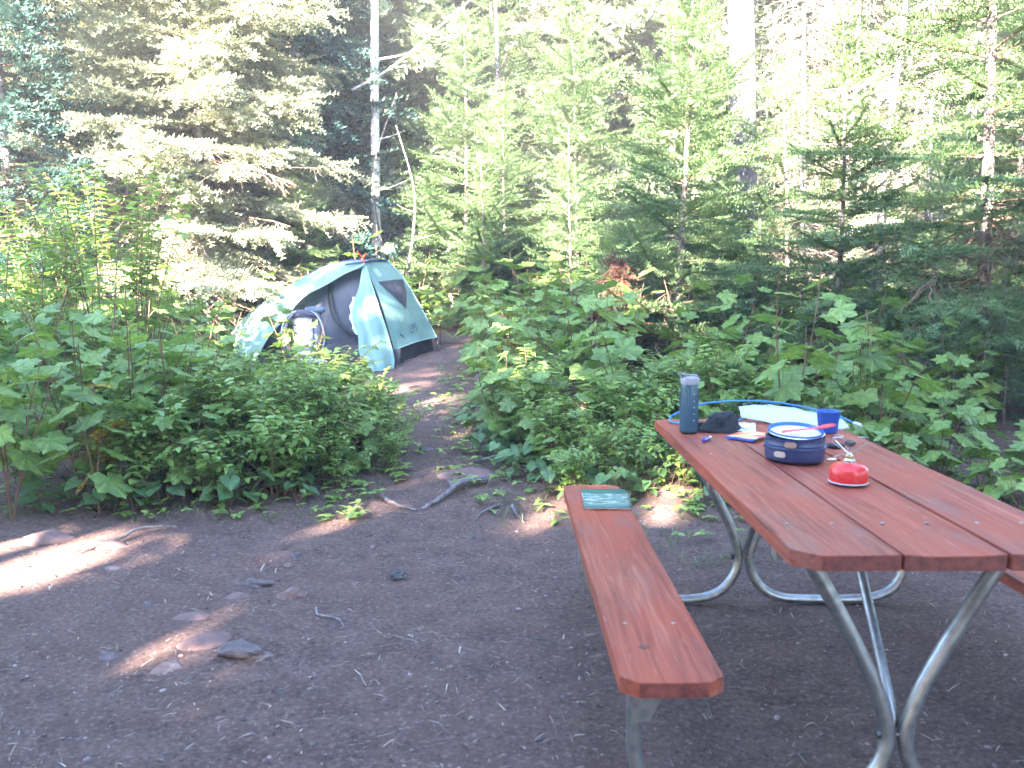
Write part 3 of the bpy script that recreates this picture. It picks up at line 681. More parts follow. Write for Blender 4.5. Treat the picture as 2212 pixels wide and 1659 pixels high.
# ------------------------------------------------------------------ book on the bench
m, t, p, out = mat('book_cover'); tc = N(t, 'TexCoord'); sx = N(t, 'SeparateXYZ'); t.links.new(tc.outputs['Object'], sx.inputs[0])
n1 = tex(t, scale=60, detail=3, stretch=(.35, 2.2, 1)); n2 = tex(t, scale=24, detail=5)
c = ramp(t, n2, [(.35, (.020,.085,.070)), (.7, (.045,.15,.12))])
b1 = N(t, 'Math', operation='COMPARE'); t.links.new(sx.outputs[1], b1.inputs[0]); b1.inputs[1].default_value = -.055; b1.inputs[2].default_value = .05
lin = ramp(t, n1, [(.52, (0,0,0)), (.58, (.85,.85,.85))]); mu = N(t, 'Math', operation='MULTIPLY'); t.links.new(b1.outputs[0], mu.inputs[0]); t.links.new(lin, mu.inputs[1])
c = mixc(t, mu.outputs[0], c, (.40,.50,.47)); t.links.new(c, p.inputs['Base Color']); p.inputs['Roughness'].default_value = .32; M['book'] = m
glossy_mat('paper', (.62,.60,.55), rough=.9, noise_amt=.1, scale=120)
bk = empty('paperback_book', (.372, 3.47, ZB+.001), -.03, 'dark green paperback lying open face down on the far end of the bench', 'book')
def book_side(s):
    prof = [(0, .026), (s*.012, .027), (s*.03, .0235), (s*.07, .016), (s*.115, .010), (s*.148, .0085)]
    # cover wraps in the depth direction: local y runs along the pages' width
    cov = MB().loft([[(x, y, z+(.0006*math.sin(x*40))) for x in [-.092+.184*k/8 for k in range(9)]] for y, z in prof])
    cov = cov.build('cover', M['book'], bk, smooth=True, solid=.0012)
    V, n_ = [], len(prof)
    for x in (-.089, .089):
        for y, z in prof: V.append((x, y*.96, z-.0012))
        for y, z in prof: V.append((x, y*.96, .0008))
    F_ = []
    for k in range(n_-1):
        F_ += [(k, k+1, n_+k+1, n_+k), (2*n_+k, 3*n_+k, 3*n_+k+1, 2*n_+k+1), (k, 2*n_+k, 2*n_+k+1, k+1), (n_+k, n_+k+1, 3*n_+k+1, 3*n_+k)]
    F_ += [(n_-1, 3*n_-1, 4*n_-1, 2*n_-1)]
    mb = MB(); mb.add(V, F_); mb.build('page_block', M['paper'], cov)
book_side(-1); book_side(1)

# ------------------------------------------------------------------ tent
TB = Vector((-1.33, 10.34, .29))
tent = empty('tent', TB, 0, 'small mint green tent with its door flap open at the end of the path', 'tent')
def V3(l): return [Vector(p)-TB for p in l]
NS = 30
Sil = resample(V3([(-1.57, 11.35, 1.506), (-1.80, 11.22, 1.520), (-2.06, 11.15, 1.503), (-2.439, 11.2, 1.39), (-2.899, 11.3, 1.147), (-3.341, 11.3, .845), (-3.56, 11.22, .58), (-3.66, 11.15, .37)]), NS)
Fr = resample(V3([(-1.778, 10.84, 1.483), (-1.803, 10.75, 1.444), (-2.0, 10.74, 1.36), (-2.196, 10.7, 1.241), (-2.475, 10.6, 1.079), (-2.702, 10.6, .822), (-2.871, 10.55, .633), (-3.049, 10.5, .319)]), NS)
rows = []
for i in range(13):
    u = i/12; r = []
    for k in range(NS):
        q = Sil[k].lerp(Fr[k], u); bul = math.sin(u*math.pi)
        wr = .012*noise.noise(Vector((q.x*3, u*3, 1))) + .006*noise.noise(Vector((q.x*9, u*5, 2)))
        r.append(q + Vector((-.35, -.4, .85))*(bul*.045+wr*min(1, bul*3)))
    rows.append(r)
MB().loft(rows).build('side_panel', M['fly'], tent, smooth=True)
MB().tube([q+Vector((0, -.004, -.004)) for q in Fr], .009, 6).build('door_hem', M['fly_seam'], tent, smooth=True)
# back of the fly, down to the ground behind
rows = []
for i in range(9):
    u = i/8; r = []
    for k in range(NS):
        q = Sil[k]; g = Vector((q.x*.93+.03, 1.75-.25*k/NS, .12)); p_ = q.lerp(g, u)
        r.append(p_ + Vector((0, .35, .25))*math.sin(u*math.pi)*.22)
    rows.append(r)
MB().loft(rows).build('back_panel', M['fly'], tent, smooth=True)
# end panel facing right
Le = resample(V3([(-1.778, 10.84, 1.483), (-1.56, 10.62, 1.02), (-1.376, 10.40, .47)]), 22)
Re = resample(V3([(-1.57, 11.35, 1.506), (-1.40, 11.36, 1.33), (-1.23, 11.35, 1.058), (-1.09, 11.33, .80), (-.962, 11.3, .553)]), 22)
def endp(u, v, off=0):
    k = min(20.999, v*21); i = int(k); f = k-i
    a = Le[i].lerp(Le[i+1], f); b = Re[i].lerp(Re[i+1], f); q = a.lerp(b, u)
    bul = .05*math.sin(u*math.pi)*math.sin(min(1, v*1.1)*math.pi*.9)
    wr = .016*noise.noise(Vector((u*2.2, v*2.6, 7))) + .008*noise.noise(Vector((u*7, v*4, 3)))
    sag = -.03*math.sin(u*math.pi)*max(0, v-.9)*10*.6
    return q + Vector((.80, -.52, .30))*(bul+wr*math.sin(min(1, max(0, u))*math.pi)+off) + Vector((0, 0, -sag))
endo = MB().loft([[endp(k/18, i/21) for k in range(19)] for i in range(22)]).build('end_panel', M['fly'], tent, smooth=True)
MB().tube([endp(k/18, 1)+Vector((.004, -.006, 0)) for k in range(19)], .008, 6).build('bottom_hem', M['fly_seam'], tent, smooth=True)
MB().tube(resample([Re[0]+Vector((0, -.02, .012)), (Re[0]+Le[0])/2+Vector((0, 0, .028)), Le[0]+Vector((0, 0, .012)), Le[0]+Vector((-.22, -.06, -.02))], 14), .013, 6).build('ridge_sleeve', M['ridge'], tent, smooth=True)
MB().tube(resample([q+Vector((0, 0, .004)) for q in Sil[:14]], 14), .009, 6).build('ridge_sleeve', M['ridge'], tent, smooth=True)
for q in (Re,):
    MB().tube([p_+Vector((.006, -.004, .004)) for p_ in q], .007, 6).build('seam', M['fly_seam'], tent, smooth=True)
# triangular mesh window
A, B, C_ = (.13, .25), (.93, .27), (.50, .60)
rows = []
for i in range(9):
    v = i/8; a = (A[0]+(C_[0]-A[0])*v, A[1]+(C_[1]-A[1])*v); b = (B[0]+(C_[0]-B[0])*v, B[1]+(C_[1]-B[1])*v)
    if i == 8: a = (C_[0]-.004, C_[1]); b = (C_[0]+.004, C_[1])
    rows.append([endp(a[0]+(b[0]-a[0])*k/8, a[1]+(b[1]-a[1])*k/8, .012+.012*noise.noise(Vector((k*.9, i*.9, 4)))) for k in range(9)])
MB().loft(rows).build('mesh_window', M['mesh_dark'], endo, smooth=True)
# dark bathtub floor showing under the raised hem
dn = V3([(-1.345, 10.42, .285), (-.975, 11.36, .365)])
up_ = [endp(0.04, 1, -.05), endp(.96, 1, -.05)]
MB().loft([[up_[0].lerp(up_[1], k/10)+Vector((-.03*math.sin(k*.9), 0, .03)) for k in range(11)], [dn[0].lerp(dn[1], k/10)+Vector((.02*math.sin(k*1.7), 0, .0)) for k in range(11)]]).build('tub_wall', M['tub'], tent, smooth=True)
# legs and stakes at the two corners
for (x, y, z), (x2, y2, z2) in (((-1.376, 10.40, .47), (-1.33, 10.30, .285)), ((-1.37, 10.42, .47), (-1.375, 10.38, .285)), ((-.962, 11.3, .553), (-.905, 11.24, .36)), ((-.965, 11.3, .553), (-.95, 11.26, .36))):
    MB().tube(V3([(x, y, z), (x2, y2, z2)]), .009, 6).build('corner_pole', M['pole'], tent, smooth=True)
for x, y in ((-1.30, 10.24), (-.86, 11.20), (-3.1, 10.42)):
    z = gz(x, y); MB().tube(V3([(x, y, z-.03), (x+.01, y-.01, z+.035), (x+.03, y-.01, z+.035), (x+.035, y-.01, z+.02)]), .004, 5).build('stake', M['pole'], tent)
# door flap
Lf = resample(V3([(-1.798, 10.8, 1.45), (-1.82, 10.7, 1.211), (-1.866, 10.55, .999), (-1.848, 10.4, .818), (-1.773, 10.28, .653), (-1.742, 10.15, .465), (-1.653, 10.03, .36), (-1.56, 9.95, .30)]), 34)
Rf = resample(V3([(-1.75, 10.8, 1.45), (-1.655, 10.65, 1.212), (-1.576, 10.55, .999), (-1.498, 10.45, .815), (-1.436, 10.37, .646), (-1.38, 10.28, .48), (-1.352, 10.2, .369), (-1.345, 10.12, .30)]), 34)
rows = []
for i in range(34):
    v = i/33; r = []
    for k in range(41):
        u = k/40; q = Lf[i].lerp(Rf[i], u); am = .004+.022*v
        fold = math.sin(u*11+v*1.5+.8*math.sin(v*4))*am*.8 + math.sin(u*23+1.3+v*3)*am*.25 + .02*v*noise.noise(Vector((u*3, v*5, 9)))
        q = q + Vector((-.15, -1, 0))*(fold + .05*v*math.sin(u*math.pi))
        if v > .88: q = q + Vector((0, -.02, -.0))*(v-.88)*8
        q.z = max(q.z, gz(q.x+TB.x, q.y+TB.y)-TB.z+.012+.012*math.sin(u*9+v*20)) if v > .7 else q.z
        if i == 33: q.z = min(q.z, gz(q.x+TB.x, q.y+TB.y)-TB.z+.012)
        r.append(q)
    rows.append(r)
flap = MB().loft(rows).build('door_flap', M['fly'], tent, smooth=True)
# pale binding with dark print seen along the flap edge
MB().loft([[Lf[i]+Vector((-.006, .004, 0)), Lf[i]+Vector((-.038-.012*math.sin(i*1.7), .01, 0))] for i in range(9, 22)]).build('flap_binding', nylon('flap_binding', (.20,.27,.30), (.55,.62,.62), .1, .6, 26), flap, smooth=True)
# inner tent: grey net wall, black pole straps, dark floor band
Wt = [Fr[k].lerp(Sil[k], .45)+Vector((0, .0, -.05)) for k in range(0, NS, 2)]
bL, bR = Vector((-3.30, 11.10, .30))-TB, Vector((-1.36, 10.44, .28))-TB
n_ = len(Wt); rows = []
for i in range(10):
    v = i/9; rows.append([Wt[k].lerp(bR.lerp(bL, k/(n_-1)), v) + Vector((-.02, -.10, .04))*math.sin(v*math.pi)*.6 for k in range(n_)])
MB().loft(rows).build('inner_wall', M['inner'], tent, smooth=True)
for P_ in ([(-2.071, 11.076, 1.346), (-2.248, 11.106, 1.276), (-2.335, 11.105, 1.206), (-2.42, 11.092, 1.107), (-2.466, 11.065, 1.009), (-2.487, 11.012, .87), (-2.482, 10.94, .705)],
           [(-2.185, 11.066, 1.234), (-2.194, 11.027, 1.137), (-2.169, 10.953, .985), (-2.124, 10.885, .862), (-2.051, 10.82, .768), (-1.927, 10.738, .676), (-1.851, 10.69, .624)]):
    C3 = resample(P_, 24); w_ = .016 if P_[0][2] > 1.3 else .034
    MB().loft([[c_-TB+Vector((-w_, -.19, 0)), c_-TB+Vector((w_, -.205, 0))] for c_ in C3]).build('pole_sleeve', M['black'], tent, smooth=True, solid=.004)
f0 = V3([(-1.30, 10.36, .288), (-3.32, 11.06, .33)]); f1 = V3([(-1.50, 10.20, .29), (-3.2, 10.62, .33)])
MB().loft([[f0[0].lerp(f0[1], k/12)+Vector((0, .02, .20-.02*math.sin(k))) for k in range(13)], [f0[0].lerp(f0[1], k/12)+Vector((0, -.03*(1+.5*math.sin(k*2.1)), .10)) for k in range(13)], [f0[0].lerp(f0[1], k/12)+Vector((0, -.05, .01)) for k in range(13)]]).build('floor_edge', M['tub'], tent, smooth=True)
MB().loft([[f0[0].lerp(f0[1], k/12)+Vector((0, 0, .012)) for k in range(13)], [f1[0].lerp(f1[1], k/12)+Vector((0, 0, .022+.008*math.sin(k*1.3))) for k in range(13)], [f1[0].lerp(f1[1], k/12)+Vector((0, -.03, .0)) for k in range(13)]]).build('groundsheet', M['tub'], tent, smooth=True)
# red toggle cord at the peak and small white tag
MB().tube(resample(V3([(-1.86, 10.83, 1.62), (-1.80, 10.83, 1.55), (-1.775, 10.83, 1.49)]), 8), .008, 5).build('peak_cord', M['red'], tent, smooth=True)
MB().tube(resample(V3([(-1.75, 10.82, 1.60), (-1.785, 10.83, 1.54), (-1.77, 10.83, 1.50)]), 8), .008, 5).build('peak_cord', M['red'], tent, smooth=True)
MB().loft([[endp(.18+.16*k/3, .09+.10*i/3, .006) for k in range(4)] for i in range(4)]).build('fabric_label', M['fly_seam'], endo)
# lettering on the end panel, laid on the cloth
def print_text(txt, u0, v0, h, slant=0):
    cu = bpy.data.curves.new('lettering', 'FONT'); cu.body = txt; cu.size = 1; cu.extrude = 0
    o = bpy.data.objects.new('lettering', cu); COL.objects.link(o)
    dg = bpy.context.evaluated_depsgraph_get(); me = bpy.data.meshes.new_from_object(o.evaluated_get(dg))
    bpy.data.objects.remove(o); bpy.data.curves.remove(cu)
    bm = bmesh.new(); bm.from_mesh(me); bmesh.ops.subdivide_edges(bm, edges=[e for e in bm.edges if e.calc_length() > .2], cuts=2); bm.to_mesh(me); bm.free()
    for v in me.vertices: v.co = endp(u0+v.co.x*h, v0-v.co.y*h*1.05-(v.co.x*slant), .012)
    link('lettering', me, M['ink'], endo)
print_text('LPS', .42, .885, .115, .012)
MB().loft([[endp(.19+.03*k, .845+.028*i+.02*k, .012) for k in range(3)] for i in range(2)]).build('lettering', M['ink'], endo)

# ------------------------------------------------------------------ backpack
glossy_mat('pack_grey', (.50,.50,.56), rough=.75, noise_amt=.12, scale=30, bs=.3)
glossy_mat('pack_dark', (.075,.07,.10), rough=.8, noise_amt=.2, bs=.4)
glossy_mat('pack_mid', (.36,.35,.41), rough=.8, noise_amt=.2, bs=.4)
glossy_mat('patch_red', (.55,.07,.04), rough=.6); glossy_mat('pack_teal', (.10,.13,.17), rough=.7)
bp = empty('backpack', (-2.37, 10.22, gz(-2.37, 10.22)), 0, 'tall grey and purple hiking backpack standing upright in the tent opening', 'backpack'); bp.scale = (1.18, 1, 1.05)
def blob(name, c, s, m, parent, seed=0, amt=.08, sq=.6, tilt=0):
    bm = bmesh.new(); bmesh.ops.create_icosphere(bm, subdivisions=4, radius=1)
    for v in bm.verts:
        q = v.co.copy(); k = 1/max(abs(q.x), abs(q.y), abs(q.z)); q = q.lerp(q*k, sq*.6)
        q *= 1+amt*noise.noise(v.co*2+Vector((seed, 0, 0)))+amt*.6*noise.noise(v.co*5+Vector((seed, 3, 0)))
        v.co = Vector((q.x*s[0]+c[0]+tilt*q.z*s[2], q.y*s[1]+c[1], q.z*s[2]+c[2]))
    me = bpy.data.meshes.new(name); bm.to_mesh(me); bm.free(); return link(name, me, m, parent, smooth=True)
blob('main_body', (0, .05, .33), (.135, .10, .27), M['pack_mid'], bp, 1)
blob('front_pocket', (0, -.045, .36), (.088, .055, .15), M['pack_grey'], bp, 2, .05)
blob('lower_pocket', (-.015, -.06, .14), (.092, .065, .12), M['pack_grey'], bp, 3, .05)
blob('top_lid', (.0, .04, .60), (.145, .10, .045), M['pack_dark'], bp, 4, .15)
blob('side_pocket', (-.15, .02, .20), (.04, .07, .11), M['pack_dark'], bp, 5)
blob('side_pocket', (.15, .02, .20), (.04, .07, .11), M['pack_dark'], bp, 6)
blob('sleeping_roll', (.10, .02, .645), (.10, .05, .035), M['pack_teal'], bp, 7, .1)
for s in (-1, 1):
    P = resample([(s*.06, -.02, .63), (s*.12, -.05, .60), (s*.175, -.07, .50), (s*.20, -.07, .36), (s*.18, -.05, .24), (s*.15, -.02, .16)], 18)
    st_ = MB().loft([[p_+Vector((-.024, 0, 0)), p_+Vector((-.012, -.012, 0)), p_+Vector((.012, -.012, 0)), p_+Vector((.024, 0, 0))] for p_ in P]).build('shoulder_strap', M['pack_dark'] if s > 0 else M['pack_mid'], bp, smooth=True, solid=.012)
    MB().loft([[p_+Vector((-.005, -.02, 0)), p_+Vector((.005, -.02, 0))] for p_ in P]).build('webbing', M['white_pl'] if s > 0 else M['black'], st_)
    MB().loft([[Vector((s*.095, -.10+.02*abs(math.sin(k)), .10+.045*k)), Vector((s*.108, -.095, .10+.045*k))] for k in range(11)]).build('compression_strap', M['black'], bp)
band_ = MB().box((-.085, -.125, .245), (.05, -.108, .275)).build('strap_band', M['black'], bp)
MB().box((-.045, -.131, .250), (.025, -.126, .270)).build('logo_patch', M['patch_red'], band_)
MB().box((.085, -.10, .50), (.125, -.088, .58)).build('strap_buckle', M['black'], bp)
MB().tube(resample([(-.04, 0, .645), (-.02, -.01, .69), (.02, -.01, .69), (.04, 0, .645)], 10), .007, 6).build('haul_loop', M['black'], bp)
blob('hip_belt', (.13, -.08, .07), (.09, .03, .045), M['pack_grey'], bp, 8, .15)

# ------------------------------------------------------------------ leaf shapes
def leaf_thimble(seed):
    r = random.Random(seed); pts = []
    # (angle from the tip, radius) of lobes and notches, one side, tip first
    prof = [(0, 1.0), (9, .84), (15, .80), (22, .66), (29, .60), (38, .70), (47, .82), (56, .97*.93), (66, .78), (76, .70), (86, .58), (96, .60), (108, .68), (120, .72), (133, .60), (146, .54), (160, .46), (172, .30)]
    L = [(-a, q) for a, q in prof[1:]][::-1] + prof
    V = [(0, 0, 0)]
    droop = r.uniform(.18, .5); fold = r.uniform(-.02, .16); curl = r.uniform(-.15, .2)
    for a, q in L:
        q = q*.62*r.uniform(.94, 1.06); an = math.radians(a)
        x, y = math.sin(an)*q, math.cos(an)*q
        pleat = .035*math.cos(an*6.4) if abs(a) < 140 else 0
        z = -droop*(x*x*1.1+y*abs(y)*.55) + fold*abs(x)*.5 + pleat + curl*x*y
        V.append((x, y+.02, z))
    n = len(V)-1
    # mid ring gives the blade a second bend
    ring = [(x*.52, y*.52+.01, z*.30+.012*math.cos(k*1.3)) for k, (x, y, z) in enumerate(V[1:])][::3]
    F = [(0, i, i+1) for i in range(1, n)]
    me = bpy.data.meshes.new('leaf'); me.from_pydata(V, [], F); me.materials.append(M['thimble']); return me
def leaf_heart(seed):
    r = random.Random(seed)
    prof = [(0, 1.0), (14, .80), (30, .68), (50, .62), (75, .60), (100, .60), (125, .62), (150, .58), (170, .34)]
    L = [(-a, q) for a, q in prof[1:]][::-1] + prof; V = [(0, 0, 0)]; dr = r.uniform(.2, .6)
    for a, q in L:
        q *= .6; an = math.radians(a); x, y = math.sin(an)*q, math.cos(an)*q
        V.append((x, y, -dr*(y*abs(y)*.6+x*x*.6)+.18*abs(x)))
    F = [(0, i, i+1) for i in range(1, len(V)-1)]
    me = bpy.data.meshes.new('leaf'); me.from_pydata(V, [], F); me.materials.append(M['heart']); return me
TH = [leaf_thimble(k) for k in range(6)]
THY = []
for k in range(3):
    q = TH[k].copy(); q.materials.clear(); q.materials.append(M['thimble_y']); THY.append(q)
HT = [leaf_heart(k) for k in range(4)]

def put_leaf(me, parent, pos, az, droop, roll, size):
    o = bpy.data.objects.new('leaf', me); COL.objects.link(o); o.parent = parent
    o.matrix_basis = Matrix.Translation(pos) @ Matrix.Rotation(az, 4, 'Z') @ Matrix.Rotation(-droop, 4, 'X') @ Matrix.Rotation(roll, 4, 'Y') @ Matrix.Scale(size, 4)
    return o
LABEL = {
 'left': ('lobed thimbleberry plant in the dense left thicket', 'thimbleberries in the left thicket'),
 'lit': ('sunlit thimbleberry plant behind the tent', 'sunlit thimbleberries behind the tent'),
 'behind': ('shaded thimbleberry plant behind the tent, right end', 'thimbleberries behind the right of the tent'),
 'right': ('thimbleberry plant in the right thicket', 'thimbleberries right of the path'),
 'table': ('tall thimbleberry plant behind the picnic table', 'thimbleberries behind the picnic table'),
}
def zone(x, y, key):
    r = x/y*1.75
    if key == 'left': return (', ' + ('front row facing the dirt' if y < 5.7 else 'second row' if y < 7 else 'rearmost, before the saplings')) if r > -.8 else (', cut near the left edge' if y < 6.5 else ', deep behind at the left edge')
    if key == 'right': return (', beside the path' if x < .1 else ', in its middle' if x < .9 else ', under the young fir') + (', rear' if y > 9 else ', front' if y < 7.5 else '')
    if key == 'table': return (' left of its middle' if r < .6 else ' towards its right side' if r < .85 else ' near the right edge') + (', first row' if y < 6.1 else ', farther back')
    if key == 'lit': return (' near the left edge' if r < -.85 else ' under the big spruce' if r < -.55 else ' over the low side') + (', front' if y < 11.5 else ', rear' if y > 13 else '')
    return (' at its peak' if r < -.15 else ' by the path end' if r < .05 else ' under the firs') + (', front' if y < 12.3 else ', rear' if y > 13.2 else '')
def thimble_proto(seed, H, nst, lv, size, yellow=0, spread=.16):
    r = random.Random(seed); root = empty('thimbleberry_plant', (0, 0, 0)); mb = MB(); made = []
    for s in range(nst):
        a = r.random()*6.28; h = H*r.uniform(.72, 1.05); ln = r.uniform(.4, 1.2)*spread*H*1.6
        P = resample([(0, 0, 0), (math.cos(a)*ln*.25+r.gauss(0, .012), math.sin(a)*ln*.25+r.gauss(0, .012), h*.35), (math.cos(a)*ln*.6+r.gauss(0, .02), math.sin(a)*ln*.6+r.gauss(0, .02), h*.7), (math.cos(a)*ln, math.sin(a)*ln, h)], 9)
        mb.tube(P, [.006*(1-.6*k/8) for k in range(9)], 5)
        for k in range(lv):
            f = .28 + .72*(k+.5)/lv + r.gauss(0, .03); f = min(1, max(.15, f)); q = P[min(8, int(f*8))]
            az = a + k*2.4 + r.gauss(0, .4); pl = r.uniform(.07, .15)*(1.25-.5*f)*H**.3; d = Vector((-math.sin(az), math.cos(az), r.uniform(.25, .9)*(.5+f*.6)))
            e = q + d*pl; mb.tube([q, q+d*pl*.5+Vector((0, 0, .01)), e], [.0022, .0018, .0014], 3)
            me = (THY if yellow and r.random() < yellow else TH)
            put_leaf(me[r.randrange(len(me))], root, e, az, r.uniform(.05, .75)*(1.3-f*.6), r.gauss(0, .3), size*r.uniform(.65, 1.1)*(1.15-.35*f))
    mb.build('stem', M['stem'], root, smooth=True); return root
def heart_proto(seed, n, size, H=.12):
    r = random.Random(seed); root = empty('heart_leaved_plant', (0, 0, 0)); mb = MB()
    for k in range(n):
        az = k*2.4+r.gauss(0, .3); h = H*r.uniform(.4, 1.3); ln = r.uniform(.03, .12)
        e = Vector((-math.sin(az)*ln, math.cos(az)*ln, h)); mb.tube([(0, 0, 0), e*.5+Vector((0, 0, h*.2)), e], [.0025, .002, .0015], 4)
        put_leaf(HT[r.randrange(4)], root, e, az, r.uniform(-.1, .6), r.gauss(0, .35), size*r.uniform(.5, 1.05))
    mb.build('stem', M['stem'], root); return root
# small-leaved shrub: stems, plus its many small leaves as one foliage part
LS = np.array([(0, 0, 0), (.30, .27, .04), (.30, -.27, .04), (.64, .20, .0), (.64, -.20, .0), (1, 0, -.14), (.35, 0, -.02)])
LSF = np.array([(0, 6, 1), (0, 2, 6), (6, 3, 1), (6, 2, 4), (6, 5, 3), (6, 4, 5)])
def shrub_meshes(seed, H, nst, size, spread=.5, sp=.055, leafmin=.25, twigs=6, fat=1.0):
    r = random.Random(seed); mb = MB(); O, X, U, sc = [], [], [], []
    def leaves(P, a, b, sp):
        L = sum((q-p_).length for p_, q in zip(P, P[1:])); n = max(2, int(L/sp)); n1 = len(P)-1
        for k in range(n):
            f = a+(b-a)*(k+.5)/n; i = min(n1-1, int(f*n1)); q = P[i].lerp(P[i+1], f*n1-i); t_ = (P[i+1]-P[i]).normalized()
            side = t_.cross(Vector((0, 0, 1)))
            side = side.normalized() if side.length > .05 else Vector((math.cos(k*1.5), math.sin(k*1.5), 0))
            if k % 2: side = Matrix.Rotation(.7, 3, t_) @ side
            for s in (-1, 1):
                d = side*s + t_*.55 + Vector((r.gauss(0, .2), r.gauss(0, .2), 0)); d.z = d.z*.35 + r.uniform(-.35, .12)
                O.append(q); X.append(d); U.append((r.gauss(0, .2), r.gauss(0, .2), 1)); sc.append(size*r.uniform(.55, 1.15))
    for s in range(nst):
        a = r.random()*6.28; h = H*r.uniform(.65, 1.05); ln = r.uniform(.2, 1)*spread
        x0, y0 = r.gauss(0, .05), r.gauss(0, .05)
        P = resample([(x0, y0, 0), (x0+math.cos(a)*ln*.25, y0+math.sin(a)*ln*.25, h*.45), (x0+math.cos(a)*ln*.6, y0+math.sin(a)*ln*.6, h*.8), (x0+math.cos(a)*ln, y0+math.sin(a)*ln, h)], 9)
        mb.tube(P, [.0045*fat*(1-.65*k/8) for k in range(9)], 4); leaves(P, leafmin+.25, 1, sp)
        for k in range(twigs):
            f = leafmin+(1-leafmin)*(k+.3)/twigs; q = P[int(f*8)]; az = a+k*2.4+r.gauss(0, .4); tl = r.uniform(.10, .26)*(1.2-f*.5)*H**.4
            e = q+Vector((math.cos(az)*tl, math.sin(az)*tl, tl*r.uniform(-.05, .5)))
            Q = resample([q, (q+e)/2+Vector((0, 0, .02)), e], 4); mb.tube(Q, [.002*fat, .0018*fat, .0014, .001], 3); leaves(Q, .15, 1, sp*.85)
    V, F = scatter(LS, LSF, np.array([tuple(o) for o in O]), np.array([tuple(x) for x in X]), sc, np.array(U))
    return mb, V, F
def shrub_proto(seed, H, nst, size, m='small', **k):
    root = empty('leafy_shrub', (0, 0, 0)); mb, V, F = shrub_meshes(seed, H, nst, size, **k)
    mb.build('stem', M['stem'] if m == 'small' else M['twig'], root); o = link('foliage', tri_mesh('foliage', V, F), M[m], root); o['kind'] = 'stuff'; return root
used = set()
def place(proto, x, y, rz, s, label, cat, group=None, z=None):
    """first use moves the prototype itself, later ones copy it with its parts"""
    if proto.name in used:
        o = proto.copy(); COL.objects.link(o)
        for c in KIDS[proto.name]:
            d = c.copy(); COL.objects.link(d); d.parent = o
    else:
        used.add(proto.name); KIDS[proto.name] = [c for c in bpy.data.objects if c.parent == proto]; o = proto
        o['base'] = 1
    o.location = (x, y, gz(x, y)-.01 if z is None else z); o.rotation_euler = (R.gauss(0, .03), R.gauss(0, .03), rz)
    o.scale = (s, s, s) if not isinstance(s, tuple) else s
    if 'base' in o: del o['base']
    for k in ('label', 'category', 'group'):
        if k in o: del o[k]
    tag(o, label, cat, group); return o
KIDS = {}
TP = [thimble_proto(k, h, n, l, s, yellow=yl) for k, (h, n, l, s, yl) in enumerate([(1.0, 3, 6, .27, 0), (.9, 3, 6, .29, 0), (1.1, 3, 6, .26, 0), (.8, 3, 5, .28, 0), (.62, 2, 5, .27, 0), (1.15, 3, 7, .26, 0)])]
TPL = [thimble_proto(30+k, h, n, l, s) for k, (h, n, l, s) in enumerate([(1.0, 4, 7, .20), (.9, 3, 8, .21), (1.1, 4, 7, .19), (.75, 3, 7, .20)])]
TPY = [thimble_proto(50+k, h, 2, 6, .25, yellow=.35) for k, h in enumerate([.9, .7])]
HP = [heart_proto(k, n, s) for k, (n, s) in enumerate([(6, .13), (5, .11), (7, .12)])]
SP = [shrub_proto(100+k, h, n, .080, sp=.068) for k, (h, n) in enumerate([(.80, 12), (.70, 11), (.88, 11), (.6, 9)])]
SL = [shrub_proto(120+k, h, 5, .115, spread=.6, sp=.13, leafmin=.30, twigs=7, fat=1.8) for k, h in enumerate([1.9, 2.3])]

def plants(pts, protos, smin, smax, key, hfun=None):
    lab0, grp = LABEL[key]
    for x, y in pts:
        lab = lab0 + zone(x, y, key)
        s = R.uniform(smin, smax)*(hfun(x, y) if hfun else 1)
        place(protos[R.randrange(len(protos))], x, y, R.random()*6.28, s, lab, 'thimbleberry', grp)
def fill(x0, x1, y0, y1, step, cond, jit=.35):
    out = []; y = y0
    while y < y1:
        x = x0 + R.random()*step
        while x < x1:
            px, py = x+R.gauss(0, jit*step), y+R.gauss(0, jit*step)
            if cond(px, py): out.append((px, py))
            x += step
        y += step*.9
    return out
def inL(x, y, m=0):
    return in_plants(x+m, y) and in_plants(x, y-m*.8) and x < -.5 and y < 10.0 and x > -6.2
in_view = lambda x, y: abs(x) < y*.60+.5
TENT = lambda x, y: -3.9 < x < -.6 and 9.5 < y < 12.3 and (y-10.34) < -.37*(x+1.33)+2.1
